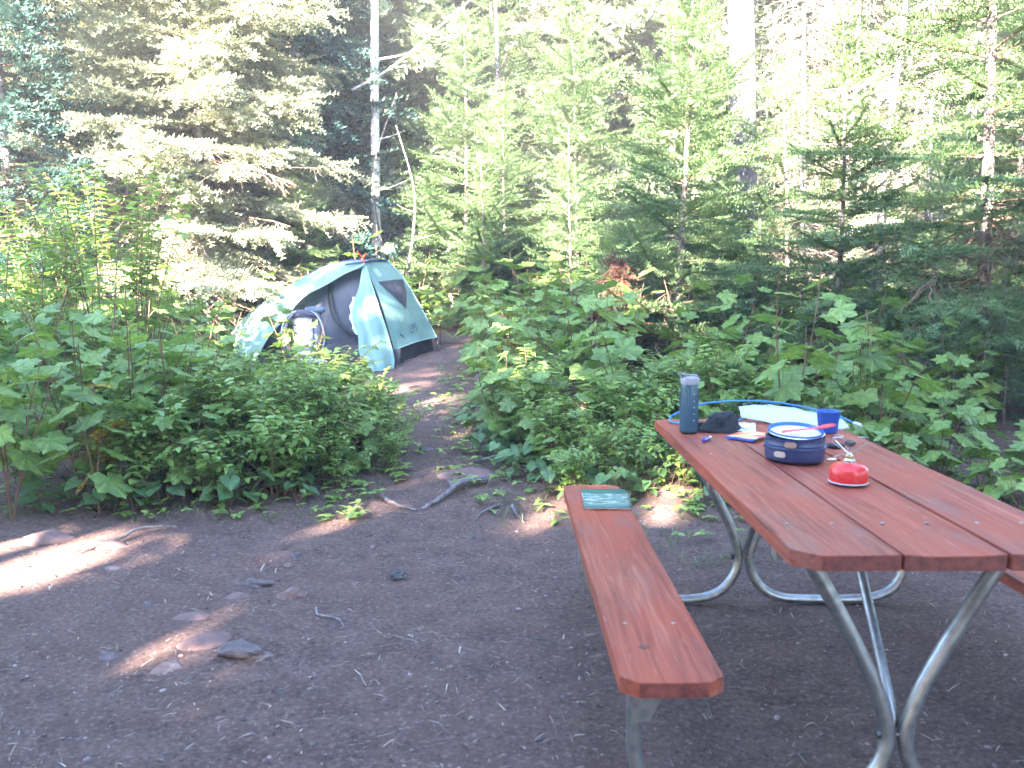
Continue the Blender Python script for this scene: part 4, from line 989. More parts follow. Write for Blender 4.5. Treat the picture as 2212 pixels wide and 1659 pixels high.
# left thicket: thimbleberry at the left, small-leaved shrubs towards the path
def left_h(x, y):
    k = max(0, min(1, (-x/y*1.74-.1)/.9))      # taller towards the left edge
    return (.66+.55*k)*min(1, .55+(y-4.7)*.6)
pts = fill(-6, -1.4, 4.95, 9.6, .43, lambda x, y: inL(x, y, .12) and in_view(x, y) and (x < -y*.30-.2 or R.random() < .28))
plants(pts, TPL, .85, 1.1, 'left', left_h)
def sub_h(x, y): return .86 + .3*max(0, min(1, (-x/y-.35)/.2))
pts = fill(-3.9, -.6, 5.0, 9.3, .27, lambda x, y: inL(x, y, .08) and in_view(x, y) and x > -y*.46)
for x, y in pts:
    e = min(1, .55+.9*min((y-4.75), max(.0, (-.7-x)*1.2)))
    if y > 8.2: e *= .28
    elif y > 6.8: e *= .45
    if y > 7.2 and -y*.285 < x < -y*.215: continue
    ed = -x*1.0 < np.interp(y, [5, 6, 7, 8, 9], [1.35, 1.25, 1.6, 1.95, 2.3])
    if ed and R.random() < .25: continue
    place(SP[R.randrange(4)], x, y, R.random()*6.28, R.uniform(.55 if ed else .85, 1.1)*e*sub_h(x, y), 'small-leaved shrub, left thicket, ' + ('front row at the dirt' if y < 5.6 else 'second row behind the front' if y < 6.3 else 'middle rows' if y < 7.2 else 'low, just before the tent') + (', beside the path' if x > -1.35-.1*(y-5) else ', towards the left' if x < -y*.36 else ''), 'shrub', 'small-leaved shrubs left of the path')
for x, y in fill(-5.4, -2.7, 6.4, 9.6, .62, lambda x, y: in_view(x, y) and x < -y*.40):
    place(SL[R.randrange(2)], x, y, R.random()*6.28, R.uniform(.7, .95), 'tall thin-stemmed sapling above the left thicket, ' + ('nearest row' if y < 7.1 else 'middle row' if y < 8.4 else 'back row') + (' at the left edge' if x < -y*.52 else ' towards the tent'), 'sapling', 'leafy saplings above the left thicket')
place(TPY[0], -2.52, 5.15, 1.0, 1.2, 'thimbleberry plant with yellowing leaves near the left edge of the thicket', 'thimbleberry')
place(TPY[1], -2.30, 4.85, 2.0, 1.05, 'lower thimbleberry plant with a yellow leaf at the front of the left thicket', 'thimbleberry')
place(TPL[2], -2.75, 4.78, .4, (1.12, 1.12, 1.12), 'tall thimbleberry plant cut off by the left edge of the picture', 'thimbleberry')
# heart-leaved plants at the foot of the thicket
for x, y in fill(-3.0, -.62, 4.72, 6.6, .20, lambda x, y: inL(x, y, 0) and not inL(x, y, .38)):
    place(HP[R.randrange(3)], x, y, R.random()*6.28, R.uniform(.8, 1.35), 'low heart-leaved plant at the foot of the left thicket', 'plant', 'heart-leaved plants along the left thicket')
place(TP[4], -.98, 5.75, 2.2, .75, 'single low thimbleberry plant beside the boulder at the path edge', 'thimbleberry')
for x, y, s in ((-.82, 6.1, .5), (-.95, 6.6, .62), (-1.12, 7.05, .6), (-1.2, 7.5, .5), (-.8, 5.7, .38), (-1.42, 7.8, .55), (-1.05, 5.35, .4)):
    place(SP[R.randrange(4)], x, y, R.random()*6.28, s, 'sparse low twiggy shrub straggling onto the left side of the path', 'shrub', 'sparse shrubs straggling onto the path')
# right thicket
def inR(x, y, m=0):
    return in_plants(x-m, y) and in_plants(x, y-m) and x > -.62 and y < 12
pts = fill(-.6, 3.6, 6.0, 11.5, .44, lambda x, y: inR(x, y, .16) and in_view(x, y) and (x < .9 or y > 8) and not (x > 1.2 and y > 9))
plants(pts, TP+[TPY[0]], .82, 1.06, 'right', lambda x, y: min(1.0, .60+.28*max(0, x+.5)+.08*max(0, y-6)))
place(TPY[0], .02, 7.55, .3, .95, 'thimbleberry plant with hanging yellow leaves at the path side of the right thicket', 'thimbleberry')
place(TPY[1], -.15, 8.1, 1.3, 1.15, 'drooping thimbleberry plant turning yellow behind the boulder', 'thimbleberry')
place(TPY[1], -.95, 11.85, 2.3, .8, 'small thimbleberry plant with pale yellow leaves just right of the tent', 'thimbleberry')
rz_ = lambda x, y: ('beside the path' if x < .15 else 'beyond the bench end' if x < .75 else 'behind the far table corner' if x < 1.5 else 'behind the bottle and bag') + (', first row' if y < 5.6 else ', back row' if y > 6.1 else '')
for x, y in fill(-.35, 2.2, 5.1, 6.6, .29, lambda x, y: inR(x, y, .1) and in_view(x, y)):
    lo = min(1, .42+.45*max(0, y-5.0))
    if R.random() < .72: place(TP[R.choice((3, 4))], x, y, R.random()*6.28, R.uniform(.7, 1)*lo, 'low thimbleberry plant of the right thicket, ' + rz_(x, y), 'thimbleberry', 'low thimbleberries at the front of the right thicket')
    else: place(SP[R.randrange(4)], x, y, R.random()*6.28, R.uniform(.8, 1.1)*lo, 'low small-leaved shrub of the right thicket, ' + rz_(x, y), 'shrub', 'small-leaved shrubs of the right thicket')
for x, y in fill(-.45, 1.6, 4.85, 7.5, .19, lambda x, y: inR(x, y, 0) and not inR(x, y, .45)):
    place(HP[R.randrange(3)], x, y, R.random()*6.28, R.uniform(.7, 1.3), 'low heart-leaved plant at the foot of the right thicket', 'plant', 'heart-leaved plants along the right thicket')
# behind the table
pts = fill(1.2, 4.4, 5.35, 7.6, .46, lambda x, y: in_view(x, y) and y > 5.3+.0*x)
plants(pts, TP, .70, 1.35, 'table', lambda x, y: min(1, .72+.22*(y-5.3))*(1 if x/y < .42 else .8))
place(TP[2], 1.78, 5.7, .7, 1.2, 'tallest thimbleberry plant right behind the table, with a spread of broad pale leaves', 'thimbleberry')
place(TP[0], 2.45, 5.75, 2.7, 1.02, 'thimbleberry plant with bare reddish twigs behind the right half of the table', 'thimbleberry')
for x, y in fill(1.9, 3.4, 4.75, 5.4, .30, lambda x, y: y > 5.0 or x > 2.5):
    place(TP[R.choice((3, 4))], x, y, R.random()*6.28, R.uniform(.6, .8), 'low dark thimbleberry plant beyond the right side of the table', 'thimbleberry', 'low thimbleberries beyond the right of the table')
# behind the tent
def bt(x, y): return in_view(x, y) and not TENT(x, y) and ((x < -3.9 and y > 10.0) or y > 12.35-.25*max(0, x+1) or (x > -.55 and y > 10.9))
pts = fill(-7.6, -1.9, 10.1, 14.0, .58, bt); plants(pts, TP, 1.1, 1.45, 'lit', lambda x, y: 1 if y > 11 else .8)
pts = fill(-1.9, 2.6, 11.3, 13.8, .58, bt); plants(pts, TP, 1.0, 1.3, 'behind')

# low leafy seedlings creeping over the edge of the bare dirt
O, X, U, SC = [], [], [], []
for x, y in patch_points(2300, -3.4, 3.4, 4.4, 10.2, 1.2, margin2):
    if x > .55 and y < 4.9 and R.random() < .6: continue
    h = R.uniform(.015, .07); n = R.randrange(3, 7)
    for k in range(n):
        a = k*6.28/n+R.gauss(0, .3); O.append((x, y, gz(x, y)+h)); X.append((math.cos(a), math.sin(a), R.uniform(-.2, .3))); U.append((R.gauss(0, .2), R.gauss(0, .2), 1)); SC.append(R.uniform(.025, .065))
V, F = scatter(LS, LSF, O, X, SC, np.array(U))
tag(link('seedlings', tri_mesh('seedlings', V, F), M['small']), kind='stuff')

# ------------------------------------------------------------------ conifers
def spray(pairs, ln, w, up=.25, fwd=.45, third=True):
    """a needled twig of unit length along x: flat rows of needles left and right, some above"""
    V, F = [], []
    def tri(a, b, c): k = len(V); V.extend([a, b, c]); F.append((k, k+1, k+2))
    tri((0, -.02, 0), (0, .02, 0), (.98, 0, 0))
    for i in range(pairs):
        x = .06+.9*i/(pairs-1); l = ln*(1-.35*abs(2*x-1)**3)
        for s in (-1, 1):
            tri((x-w/2, 0, 0), (x+w/2, 0, 0), (x+fwd*l, s*l, up*l*(1 if i % 2 else -.3)))
        if third and i % 2 == 0: tri((x-w/2, 0, 0), (x+w/2, 0, 0), (x+fwd*l, .2*l*(1 if i % 4 else -1), l*.8))
    tri((.93, -.03, 0), (.93, .03, 0), (1+.5*ln, 0, .02)); return np.array(V), np.array(F)
FIR_T = spray(6, .27, .095); SPR_T = spray(5, .28, .145, .6, .6); FAR_T = spray(4, .50, .30)
def bare_t():
    mb = MB(); mb.tube([(0, 0, 0), (.35, .05, .03), (.7, -.04, -.02), (1, .03, -.08)], [.020, .015, .010, .003], 3, cap=False)
    mb.tube([(.35, .05, .03), (.6, .24, .02)], [.010, .002], 3, cap=False); mb.tube([(.5, 0, 0), (.78, -.22, -.08)], [.010, .002], 3, cap=False); mb.tube([(.7, -.04, -.02), (.92, .12, -.12)], [.008, .002], 3, cap=False)
    me = bpy.data.meshes.new('t'); me.from_pydata(mb.v, [], mb.f); me.calc_loop_triangles()
    V = np.array([v.co[:] for v in me.vertices]); F = np.array([l.vertices[:] for l in me.loop_triangles]); bpy.data.meshes.remove(me); return V, F
BARE = bare_t()
LICH = (np.array([(0, -.03, 0), (0, .03, 0), (.5, -.05, .02), (.45, .04, -.02), (.8, .0, .03), (1.0, -.03, 0), (.75, .08, 0)]), np.array([(0, 1, 3), (0, 3, 2), (2, 3, 4), (2, 4, 5), (3, 6, 4)]))

def conifer(name, seed, H, Rb, z0, T, g, mats, limb_step=.22, per=5, droop=.1, tip=.25, dense=1.0, zdead=None, rad=None, lichen=0, deadn=0, shape=.85, bark='bark_fir', bare_in=.18, hmax=99, lean=0, shell=0):
    """trunk (tapered, slightly crooked), limbs, needled crown, dead lower branches; g scales the detail"""
    r = random.Random(seed); root = empty(name, (0, 0, 0))
    rad = rad or H*.011
    cx, cy = r.uniform(-1, 1)*.02*H, r.uniform(-1, 1)*.02*H
    def axisp(z): f = z/H; return Vector((cx*math.sin(f*3)+lean*z, cy*math.sin(f*2.3+1), z))
    mb = MB(); mb.tube([axisp(-.15)]+[axisp(H*k/14) for k in range(15)], [rad*1.35]+[max(.006, rad*(1-k/14*.93)*(1.25 if k == 0 else 1)) for k in range(15)], 10)
    mb.build('trunk', M[bark], root, smooth=True)
    O, X, U, SC = [], [], [], []; lb = MB(); BO, BX, BS = [], [], []; LO, LS_, = [], []
    z = z0
    while z < H-.05 and z < hmax:
        f = (H-z)/(H-z0); n = max(3, int(per*(.6+.4*f)+r.random()))
        ph = r.random()*6.28
        for k in range(n):
            a = ph + k*6.28/n + r.gauss(0, .25); zz = z + r.uniform(-.22, .22)*limb_step
            Ll = Rb*(f**shape)*r.uniform(.55, 1.12) + .06
            el0 = .75*(1-f)**1.5 + .12 - droop*f*1.3 + r.gauss(0, .09)
            dirh = Vector((math.cos(a), math.sin(a), 0)); p0 = axisp(max(.1, zz)); pts = [p0]; el = el0; m_ = 6
            for j in range(m_):
                el += (-droop*.55 if j < 3 else tip*.6) + r.gauss(0, .05); a += r.gauss(0, .06); dirh = Vector((math.cos(a), math.sin(a), 0))
                pts.append(pts[-1] + (dirh*math.cos(el)+Vector((0, 0, math.sin(el))))*Ll/m_)
            lb.tube(pts, [max(.0025, rad*.24*(.35+.65*f)*(1-.85*j/m_)) for j in range(m_+1)], 4, cap=False)
            step = .075*g; s = Ll*bare_in*(1+.8*f*r.random()); sgn = 1
            while s < Ll*.99:
                t_ = s/Ll*m_; j = min(m_-1, int(t_)); q = pts[j].lerp(pts[j+1], t_-j); tg = (pts[j+1]-pts[j]).normalized()
                side = tg.cross(Vector((0, 0, 1))).normalized(); un = side.cross(tg)
                rem = Ll-s; ll = min(.50, rem*.62+.04)*r.uniform(.6, 1.15)*(1 if s/Ll > .3 else .75)
                # the limb's own needles
                O.append(q); X.append(tg); U.append(un); SC.append(.125*g)
                if r.random() < dense:
                    d = (side*sgn*.82 + tg*.62 + Vector((0, 0, r.gauss(-.04, .13)-droop*.2))).normalized()
                    k2 = 0; ts = .095*g; lp = 0
                    while lp < ll:
                        qq = q + d*lp + Vector((0, 0, -.18*lp*lp))
                        O.append(qq); X.append(d+Vector((0, 0, r.gauss(0, .06)))); U.append(un+Vector((r.gauss(0, .2), r.gauss(0, .2), 0))); SC.append(ts*r.uniform(.9, 1.2))
                        if ll-lp > .06*g:
                            sd = d.cross(Vector((0, 0, 1))).normalized()*(1 if k2 % 2 else -1)
                            O.append(qq); X.append(sd*.75+d*.75+Vector((0, 0, r.gauss(0, .12)))); U.append(un); SC.append(min(.16*g, (ll-lp)*.6+.05)*r.uniform(.8, 1.1))
                        k2 += 1; lp += ts*.85
                sgn = -sgn; s += step*.5*r.uniform(.8, 1.3)
            for _ in range(int(shell*(Ll/Rb+.25))):          # hanging outer sprays that close the crown's surface
                j = min(m_-1, int(m_*(.35+.65*r.random()))); q = pts[j].lerp(pts[j+1], r.random())
                a2 = a+r.gauss(0, .8); q = q+Vector((r.gauss(0, .12), r.gauss(0, .12), r.uniform(-.16, .05)))*g*.6
                O.append(q); X.append(Vector((math.cos(a2)*.9, math.sin(a2)*.9, r.uniform(-.9, .1)))); U.append(dirh+Vector((r.gauss(0, .4), r.gauss(0, .4), .6))); SC.append(.12*g*r.uniform(.8, 1.3))
            if lichen and r.random() < lichen:
                for _ in range(int(6+10*r.random())):
                    j = r.randrange(1, m_); q = pts[j].lerp(pts[j+1 if j < m_ else j], r.random()); LO.append(q); LS_.append(r.uniform(.10, .28))
        z += limb_step*r.uniform(.8, 1.2)
    nl = int(deadn)
    for k in range(nl):                                     # dead bare branches low on the trunk
        zz = r.uniform(.25, zdead or z0+1.0); a = r.random()*6.28; Ll = Rb*r.uniform(.3, .85); p0 = axisp(zz); el = r.uniform(-.35, .25); pts = [p0]
        for j in range(5):
            el -= .10+r.gauss(0, .06); a += r.gauss(0, .12); pts.append(pts[-1]+Vector((math.cos(a)*math.cos(el), math.sin(a)*math.cos(el), math.sin(el)))*Ll/5)
        lb.tube(pts, [max(.002, rad*.17*(1-.8*j/5)) for j in range(6)], 3, cap=False)
        for _ in range(int(10*Ll/g)+4):
            j = r.randrange(0, 5); q = pts[j].lerp(pts[j+1], r.random()); b_ = a+r.choice((-1, 1))*r.uniform(.5, 1.3)
            BO.append(q); BX.append((math.cos(b_), math.sin(b_), r.uniform(-1.0, .1))); BS.append(r.uniform(.15, .42))
            if lichen or r.random() < .25: LO.append(q); LS_.append(r.uniform(.06, .2))
    lb.build('limbs', M['greystem'] if bark != 'bark_fir' else M['twig'], root)['kind'] = 'stuff'
    if O:
        V, F = scatter(T[0], T[1], np.array([tuple(o) for o in O]), np.array([tuple(x) for x in X]), SC, np.array([tuple(u) for u in U]))
        link('crown', tri_mesh('crown', V, F), M[mats], root)['kind'] = 'stuff'
    if BO:
        V, F = scatter(BARE[0], BARE[1], BO, BX, BS); link('dead_branches', tri_mesh('dead_branches', V, F), M['deadneedle'], root)['kind'] = 'stuff'
    if LO:
        V, F = scatter(LICH[0], LICH[1], np.array([tuple(o) for o in LO]), np.array([(r.gauss(0, .12), r.gauss(0, .12), -1) for _ in LO]), LS_, np.array([(math.cos(k), math.sin(k), 0) for k in range(len(LO))]))
        link('lichen', tri_mesh('lichen', V, F), M['lichen'], root)['kind'] = 'stuff'
    return root
def tree(proto, x, y, rz, s, label, cat='tree', group=None): return place(proto, x, y, rz, s, label, cat, group, z=gz(x, y)-.03)

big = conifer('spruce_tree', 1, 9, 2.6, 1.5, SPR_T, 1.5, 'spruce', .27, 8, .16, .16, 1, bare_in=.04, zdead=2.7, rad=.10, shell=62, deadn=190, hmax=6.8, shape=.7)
fira = conifer('fir_tree', 2, 4.7, 1.6, .25, FIR_T, 1.05, 'fir', .27, 7, .03, .06, 1, bare_in=.08, shell=10, rad=.045, deadn=8)
firb = conifer('fir_tree', 3, 7.6, 1.75, .30, FIR_T, 1.15, 'fir', .27, 6, .10, .12, 1, bare_in=.10, shell=14, rad=.068, deadn=20, zdead=2, hmax=4.8, shape=.6)
firs = conifer('fir_tree', 4, 2.8, .85, .15, FIR_T, 1.0, 'fir', .20, 5, .03, .08, 1, rad=.028)
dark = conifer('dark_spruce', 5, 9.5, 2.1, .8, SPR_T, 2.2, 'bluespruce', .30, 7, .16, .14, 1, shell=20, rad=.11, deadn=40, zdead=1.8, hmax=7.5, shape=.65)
lich = conifer('lichen_draped_spruce', 6, 12, 2.1, 2.2, SPR_T, 2.2, 'spruce', .36, 7, .22, .05, .9, rad=.10, bare_in=.05, shell=12, deadn=90, zdead=8, lichen=.9, hmax=9, shape=.5, bark='bark_grey')
dead = conifer('dead_spruce', 7, 8, 1.5, 7.5, SPR_T, 3, 'spruce', .5, 2, .2, .1, .3, rad=.06, deadn=170, zdead=7.4, lichen=.5, bark='bark_grey')
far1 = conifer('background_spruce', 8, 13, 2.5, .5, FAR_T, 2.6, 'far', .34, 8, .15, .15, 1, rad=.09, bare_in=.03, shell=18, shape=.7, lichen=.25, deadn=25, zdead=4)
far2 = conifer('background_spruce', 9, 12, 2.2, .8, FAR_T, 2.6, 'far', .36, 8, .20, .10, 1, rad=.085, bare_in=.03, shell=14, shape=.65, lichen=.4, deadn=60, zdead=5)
rust = conifer('rusty_fir', 10, 1.7, .42, .5, FIR_T, 1.0, 'rust', .14, 6, .15, .05, .9, rad=.018, shell=22, deadn=14, zdead=1.3)

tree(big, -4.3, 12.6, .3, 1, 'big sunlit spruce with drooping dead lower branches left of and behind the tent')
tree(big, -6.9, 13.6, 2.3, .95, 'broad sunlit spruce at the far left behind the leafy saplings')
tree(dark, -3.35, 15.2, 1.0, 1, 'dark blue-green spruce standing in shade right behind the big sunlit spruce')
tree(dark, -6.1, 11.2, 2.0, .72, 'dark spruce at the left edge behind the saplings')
tree(fira, 1.80, 9.7, .5, (1, 1, 1.02), 'leafy young fir with a pale slender leader standing behind the right thicket')
tree(firb, 4.30, 8.1, 1.9, 1, 'tall fir with pale mottled trunk at the right edge')
tree(firs, 3.45, 11.3, .9, 1.35, 'slim shaded fir just right of the big grey trunk')
tree(firs, 2.55, 9.6, 2.4, .62, 'short fir at the foot of the young fir with the pale leader')
tree(firs, 1.35, 10.3, 3.9, .7, 'short fir beside the rust-coloured dead fir')
tree(fira, .05, 14.3, 2.2, .82, 'dark young fir in the middle distance behind the right of the tent')
tree(fira, 2.2, 12.2, 3.3, 1.0, 'bushy fir between the grey trunk and the young fir with the pale leader')
tree(firs, 4.9, 10.4, 5.0, 1.15, 'low bushy fir left of the fir at the right edge')
tree(firb, 6.2, 11.4, 4.1, .95, 'tall dense fir at the right edge behind the nearer one')
tree(fira, 3.2, 9.0, 5.6, .8, 'small spreading fir above the thimbleberries behind the table')
tree(firs, 4.0, 7.2, 1.6, .50, 'smallest fir at the right edge low behind the table')
tree(rust, 1.1, 9.3, .4, (.8, .8, .80), 'small dead fir with rust-red needles in front of the young fir')
tree(lich, .9, 17.5, .6, 1, 'tall sunlit spruce draped with pale beard lichen at the top middle')
tree(lich, 5.2, 14.5, 2.5, .9, 'spruce hung with brown lichen behind the firs at the right')
tree(lich, -.9, 20.5, 4.5, 1.05, 'distant lichen-draped spruce right of the birch trunk')
tree(dead, 4.3, 13.6, 1.0, 1, 'dead grey spruce with a tangle of bare twigs right of the big grey trunk')
tree(dead, 6.0, 13.0, 2.8, .9, 'second dead spruce with bare twigs, farther right than the first', )
tree(fira, -.75, 14.9, .7, 1.1, 'full young fir standing in sunlight right of the birch')
tree(fira, 1.0, 15.2, 4.7, 1.25, 'tall full fir behind the young fir with the pale leader')
tree(fira, 2.5, 11.2, 2.6, .55, 'young fir standing before the thick grey trunk')
tree(fira, -.2, 17.3, 5.5, 1.5, 'tall fir in the middle distance below the lichen-draped spruces')
tree(fira, -3.1, 13.4, 3.5, .62, 'small fir in the shade between the big spruce and the tent')
tree(fira, -1.45, 16.6, 1.1, 1.5, 'slender fir right behind the birch trunk')
tree(firs, -.45, 13.4, 2.9, .95, 'small shaded fir behind the right end of the tent')
tree(firs, .85, 12.4, .2, 1.05, 'small fir above the thimbleberries in the middle of the picture')
# bare trunks
def trunk(name, pts, rad, m, label, seg=12, taper=.45, limbs=()):
    o = empty(name, pts[0], 0, label, 'tree'); P = resample([Vector(p)-Vector(pts[0]) for p in pts], 24); mb = MB()
    P[0].z -= .1
    mb.tube([p_+Vector((R.gauss(0, rad*.05), R.gauss(0, rad*.05), 0)) for p_ in P], [rad*(1.25 if k == 0 else 1.08 if k == 1 else 1-taper*k/23)*R.uniform(.97, 1.03) for k in range(24)], seg); mb.build('trunk', m, o, smooth=True)
    for z, a, l, r_ in limbs:
        k = int(z*23); q = P[k]; d = Vector((math.cos(a), math.sin(a), .35)); e = q+d*l
        MB().tube(resample([q, q+d*l*.5+Vector((0, 0, -.04*l)), e], 7), [r_*(1-.12*k) for k in range(7)], 6).build('branch', m, o, smooth=True)
    return o
trunk('birch_tree', [(-2.25, 15, gz(-2.25, 15)), (-2.26, 15, 2.5), (-2.22, 15, 5), (-2.15, 15, 9.5)], .085, M['bark_birch'], 'slender pale birch trunk rising behind the tent', limbs=((.30, 2.9, .55, .02), (.42, 2.5, .9, .02), (.48, .5, 1.0, .02), (.36, .4, .5, .014)))
trunk('pine_tree', [(3.34, 13, gz(3.3, 13)), (3.30, 13, 2.6), (3.19, 13, 5.2), (3.0, 13, 11)], .225, M['bark_grey'], 'thick straight grey trunk partly hidden behind the firs', 18, limbs=((.28, 3.4, .5, .03), (.36, -.4, .7, .03)))
for x, y, h, rd, lb in ((-1.70, 14, 3.6, .028, 'thin pale dead stem just right of the birch'), (-2.05, 14.6, 4.2, .022, 'very thin stem close to the foot of the birch'), (-.2, 16, 8, .06, 'slim grey trunk in the middle distance'),
                     (5.0, 12.2, 7, .06, 'dark forked stem in the right half behind the firs'), (4.55, 12.6, 6, .045, 'thin dark stem next to the forked one'), (2.7, 15.5, 9, .08, 'straight grey trunk left of the thick one'),
                     (-3.75, 14.2, 6, .05, 'thin brown stem inside the shade behind the big sunlit spruce')):
    a = R.random()*6
    trunk('bare_sapling', [(x, y, gz(x, y)), (x+R.gauss(0, .05), y, h*.35), (x+R.gauss(0, .1), y, h*.7), (x+R.gauss(0, .15), y, h)], rd, M['bark_fir' if rd < .05 else 'bark_grey'], lb, 8, .7, limbs=[(.3, a, .6, rd*.3), (.45, a+2, .7, rd*.3), (.6, a+4, .6, rd*.25)])
o = MB().tube(resample([(-2.5, 14.4, 4.2), (-1.9, 14.5, 4.55), (-1.2, 14.6, 5.15), (-.45, 14.8, 5.85), (.2, 15, 6.6)], 14), [.022*(1-.05*k) for k in range(14)], 7).build('leaning_pole', M['greystem'], smooth=True)
tag(o, 'pale broken branch leaning diagonally against the birch high above the tent', 'branch')
# background forest, each tree an object
FARP = [far1, far2]
BG = ['background spruce in the overexposed wood behind the clearing', 'spruces of the wood behind the clearing']
k = 0
for y, st in ((17.5, 2.5), (20.5, 2.6), (24.5, 2.9), (30, 3.4), (37, 4.2), (46, 5)):
    x = -y*.62-1.5
    while x < y*.62+1.5:
        xx, yy = x+R.gauss(0, st*.16), y+R.gauss(0, .9)
        if not (y < 19 and (abs(xx-.9) < 1.6)):
            q_ = xx/yy*1.75
            lb_ = ('nearest' if y < 18 else 'second-row' if y < 21 else 'third-row' if y < 26 else 'far' if y < 35 else 'farthest') + ' background spruce seen ' + ('at the left edge' if q_ < -.75 else 'through the big sunlit spruce' if q_ < -.45 else 'around the birch trunk' if q_ < -.2 else 'right of the birch' if q_ < .1 else 'behind the young fir' if q_ < .4 else 'around the thick grey trunk' if q_ < .62 else 'behind the right-hand firs' if q_ < .85 else 'at the right edge')
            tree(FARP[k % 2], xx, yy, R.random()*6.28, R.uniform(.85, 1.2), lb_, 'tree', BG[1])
        k += 1; x += st*(1+.1*R.random())
# young undergrowth between the trees: ferny masses of leaves nobody could count
O, X, U, SC = [], [], [], []
for x, y in patch_points(5200, -9, 9, 8.3, 20, 1.0, lambda x, y: abs(x) < y*.62+.6 and (y > 13.4 or (x > 2.6) or (x < -4.4 and y > 10.2)) and not TENT(x, y)):
    h = R.uniform(.1, .75)*(1+.5*noise.noise(Vector((x*.8, y*.8, 2))))
    for _ in range(5):
        a = R.random()*6.28; O.append((x+R.gauss(0, .12), y+R.gauss(0, .12), gz(x, y)+h*R.uniform(.6, 1.1))); X.append((math.cos(a), math.sin(a), R.uniform(-.5, .2))); U.append((R.gauss(0, .3), R.gauss(0, .3), 1)); SC.append(R.uniform(.08, .17))
V, F = scatter(LS*[1, 1.5, 1], LSF, O, X, SC, np.array(U))
tag(link('undergrowth', tri_mesh('undergrowth', V, F), M['small']), kind='stuff')

# ------------------------------------------------------------------ unseen wood added up-sun of the clearing to cast its shade
Hs = Vector((TRAVEL.x, TRAVEL.y, 0)).normalized(); Nq = Vector((-Hs.y, Hs.x, 0))
O, X, SC = [], [], []; TR = MB()
rs = random.Random(11)
SUN_GAPS = [((-2.62, 4.10, 0), .17), ((-2.42, 4.05, 0), .17), ((-2.22, 4.0, 0), .16), ((-2.04, 3.97, 0), .13), ((-1.80, 4.32, 0), .05), ((-1.22, 4.22, 0), .02), ((-1.02, 2.82, 0), .05), ((-1.38, 3.02, 0), .03), ((-1.15, 3.62, 0), .04),  # sun patch targets; the unseen canopy is cut open towards them
        ((.19, 4.88, 0), .12), ((.30, 5.0, 0), .10), ((.91, 5.14, 0), .11), ((.80, 5.3, .15), .10), ((-1.65, 8.62, .2), .22), ((-1.4, 8.5, .2), .10), ((-.9, 8.2, .2), .08), ((-.75, 7.6, .2), .17), ((-.5, 8.3, .2), .12), ((-.45, 6.9, .15), .08), ((-1.0, 8.9, .2), .10), ((-.3, 9.6, .25), .10), ((-.55, 5.75, .05), .05), ((-1.0, 9.8, .25), .12),
        ((.1, 7.3, .6), .16), ((.3, 7.0, .5), .12), ((-.1, 8.6, .8), .16), ((1.7, 9.4, 1.0), .28), ((1.9, 9.5, 1.5), .16), ((1.22, 9.6, .9), .18), ((-1.15, 11.0, 1.1), .10), ((-1.2, 10.9, .8), .08), ((-1.65, 10.4, 1.0), .09), ((-1.45, 10.2, .6), .07), ((-1.3, 10.8, 1.3), .08), ((-2.3, 11, .9), .10), ((-2.3, 10.2, .6), .12), ((-2.9, 11.0, 1.05), .12), ((-2.2, 11.1, 1.4), .12), ((-3.3, 11.0, .6), .14), ((4.25, 8.0, 2.0), .20), ((4.3, 8.0, 2.5), .16), ((4.27, 8, 1.3), .07), ((3.9, 7.8, 2.9), .2), ((-.95, 4.75, 0), .07), ((-1.0, 5.0, .1), .07)]
GA = np.array([g[0] for g in SUN_GAPS]); GR = np.array([g[1] for g in SUN_GAPS]); TD = np.array(TRAVEL[:])
def shade_tree(s, q, H, Rr, n, z0):
    p = Hs*s + Nq*q; lx = [rs.gauss(0, .2), rs.gauss(0, .2)]
    TR.tube([(p.x, p.y, -.2), (p.x+lx[0], p.y+lx[1], H*.5), (p.x, p.y, H)], [.16, .12, .03], 8)
    for _ in range(n):
        z = z0+(H-z0)*rs.random()**1.25; f = (H-z)/(H-z0); rr = Rr*(f**.7)*math.sqrt(rs.random())+.1; a = rs.random()*6.28
        O.append((p.x+rr*math.cos(a), p.y+rr*math.sin(a), z-.25*rr)); X.append((math.cos(a), math.sin(a), rs.uniform(-.35, .15))); SC.append(rs.uniform(.35, .6))
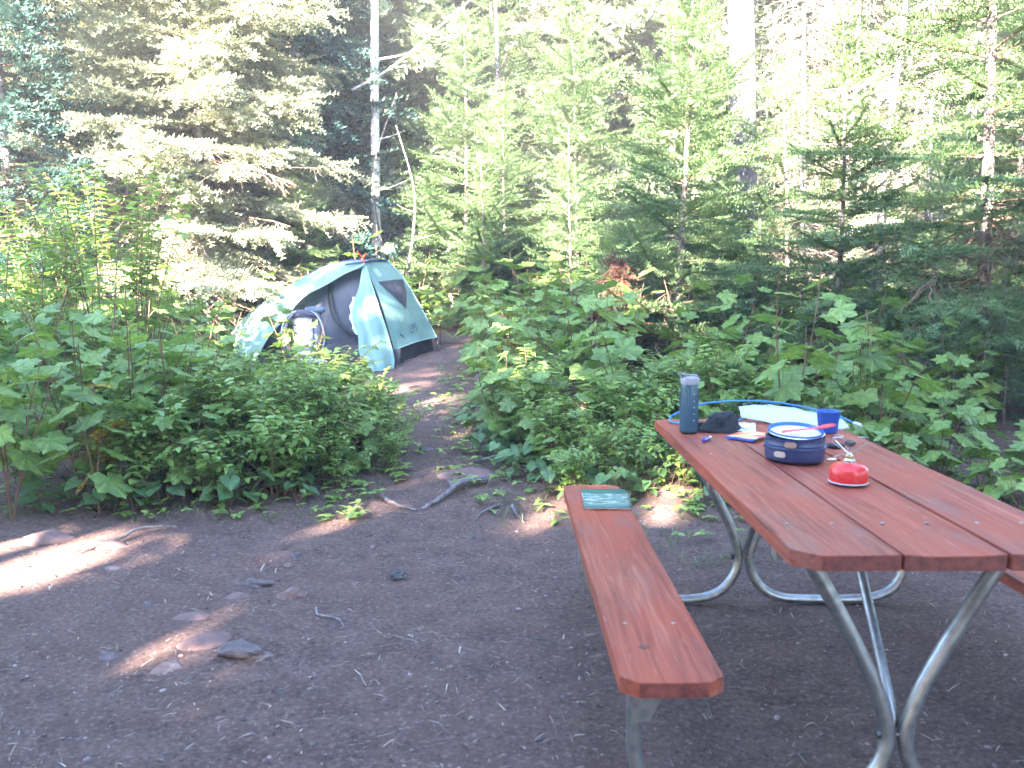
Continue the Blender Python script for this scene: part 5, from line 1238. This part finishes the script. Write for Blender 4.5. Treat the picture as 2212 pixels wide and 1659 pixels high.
for row, s0 in enumerate((-8.6, -10.6, -12.8)):
    q = -9+row*.6
    while q < 6.5:
        edge = max(0, (q-4.8)/2.4)
        shade_tree(s0+rs.gauss(0, .4), q, rs.uniform(9.3, 12.0)+row*.8, rs.uniform(1.7, 2.1), int(2400*(1-.62*edge)), 1.2)
        q += rs.uniform(1.45, 1.9)
for x, y, h in ((5.6, 3.6, 8), (6.6, 1.6, 10), (5.2, -.4, 9), (7.2, 4.8, 9), (6.2, -2.6, 10), (7.4, 6.6, 9), (-6.6, 1.6, 6), (-7.2, -.6, 7), (-5.8, -2.4, 8)):  # unseen trees at the sides, added to dim the skylight
    v = Vector((x, y, 0)); shade_tree(v.dot(Hs), v.dot(Nq), h, 1.6, 1100, .4)
O = np.array(O); X = np.array(X); SC = np.array(SC)
c_ = O + X*SC[:, None]*.5; keep = np.ones(len(O), bool)
for g, r_ in zip(GA, GR):  # sprays removed along each ray to shape the sun patches
    d = c_-g; al = d@TD; perp = np.linalg.norm(d-al[:, None]*TD, axis=1); keep &= ~((perp < r_+.13) & (al < 0))
ST_ = spray(3, .42, .22, third=False)
V, F = scatter(ST_[0], ST_[1], O[keep], X[keep], SC[keep])
V2 = np.array([tuple(v) for v in TR.v]); me = tri_mesh('unseen_shade_wood', V, F)
o = link('unseen_shade_wood', me, M['far']); tag(o, kind='stuff')
o = TR.build('unseen_shade_trunks', M['bark_fir']); tag(o, kind='stuff')

# ------------------------------------------------------------------ thin volume added to imitate the lens's veiling glow
mb = MB().box((-62, -42, -1.2), (62, 66, 17)); hz = mb.build('lens_veil_volume'); hz['kind'] = 'stuff'
m = bpy.data.materials.new('lens_veil_volume'); m.use_nodes = True; t = m.node_tree; t.nodes.clear(); out = t.nodes.new('ShaderNodeOutputMaterial')
pv = t.nodes.new('ShaderNodeVolumePrincipled'); pv.inputs['Density'].default_value = .0027; pv.inputs['Color'].default_value = (.92,.92,.94,1)
t.links.new(pv.outputs[0], out.inputs['Volume']); hz.data.materials.append(m)
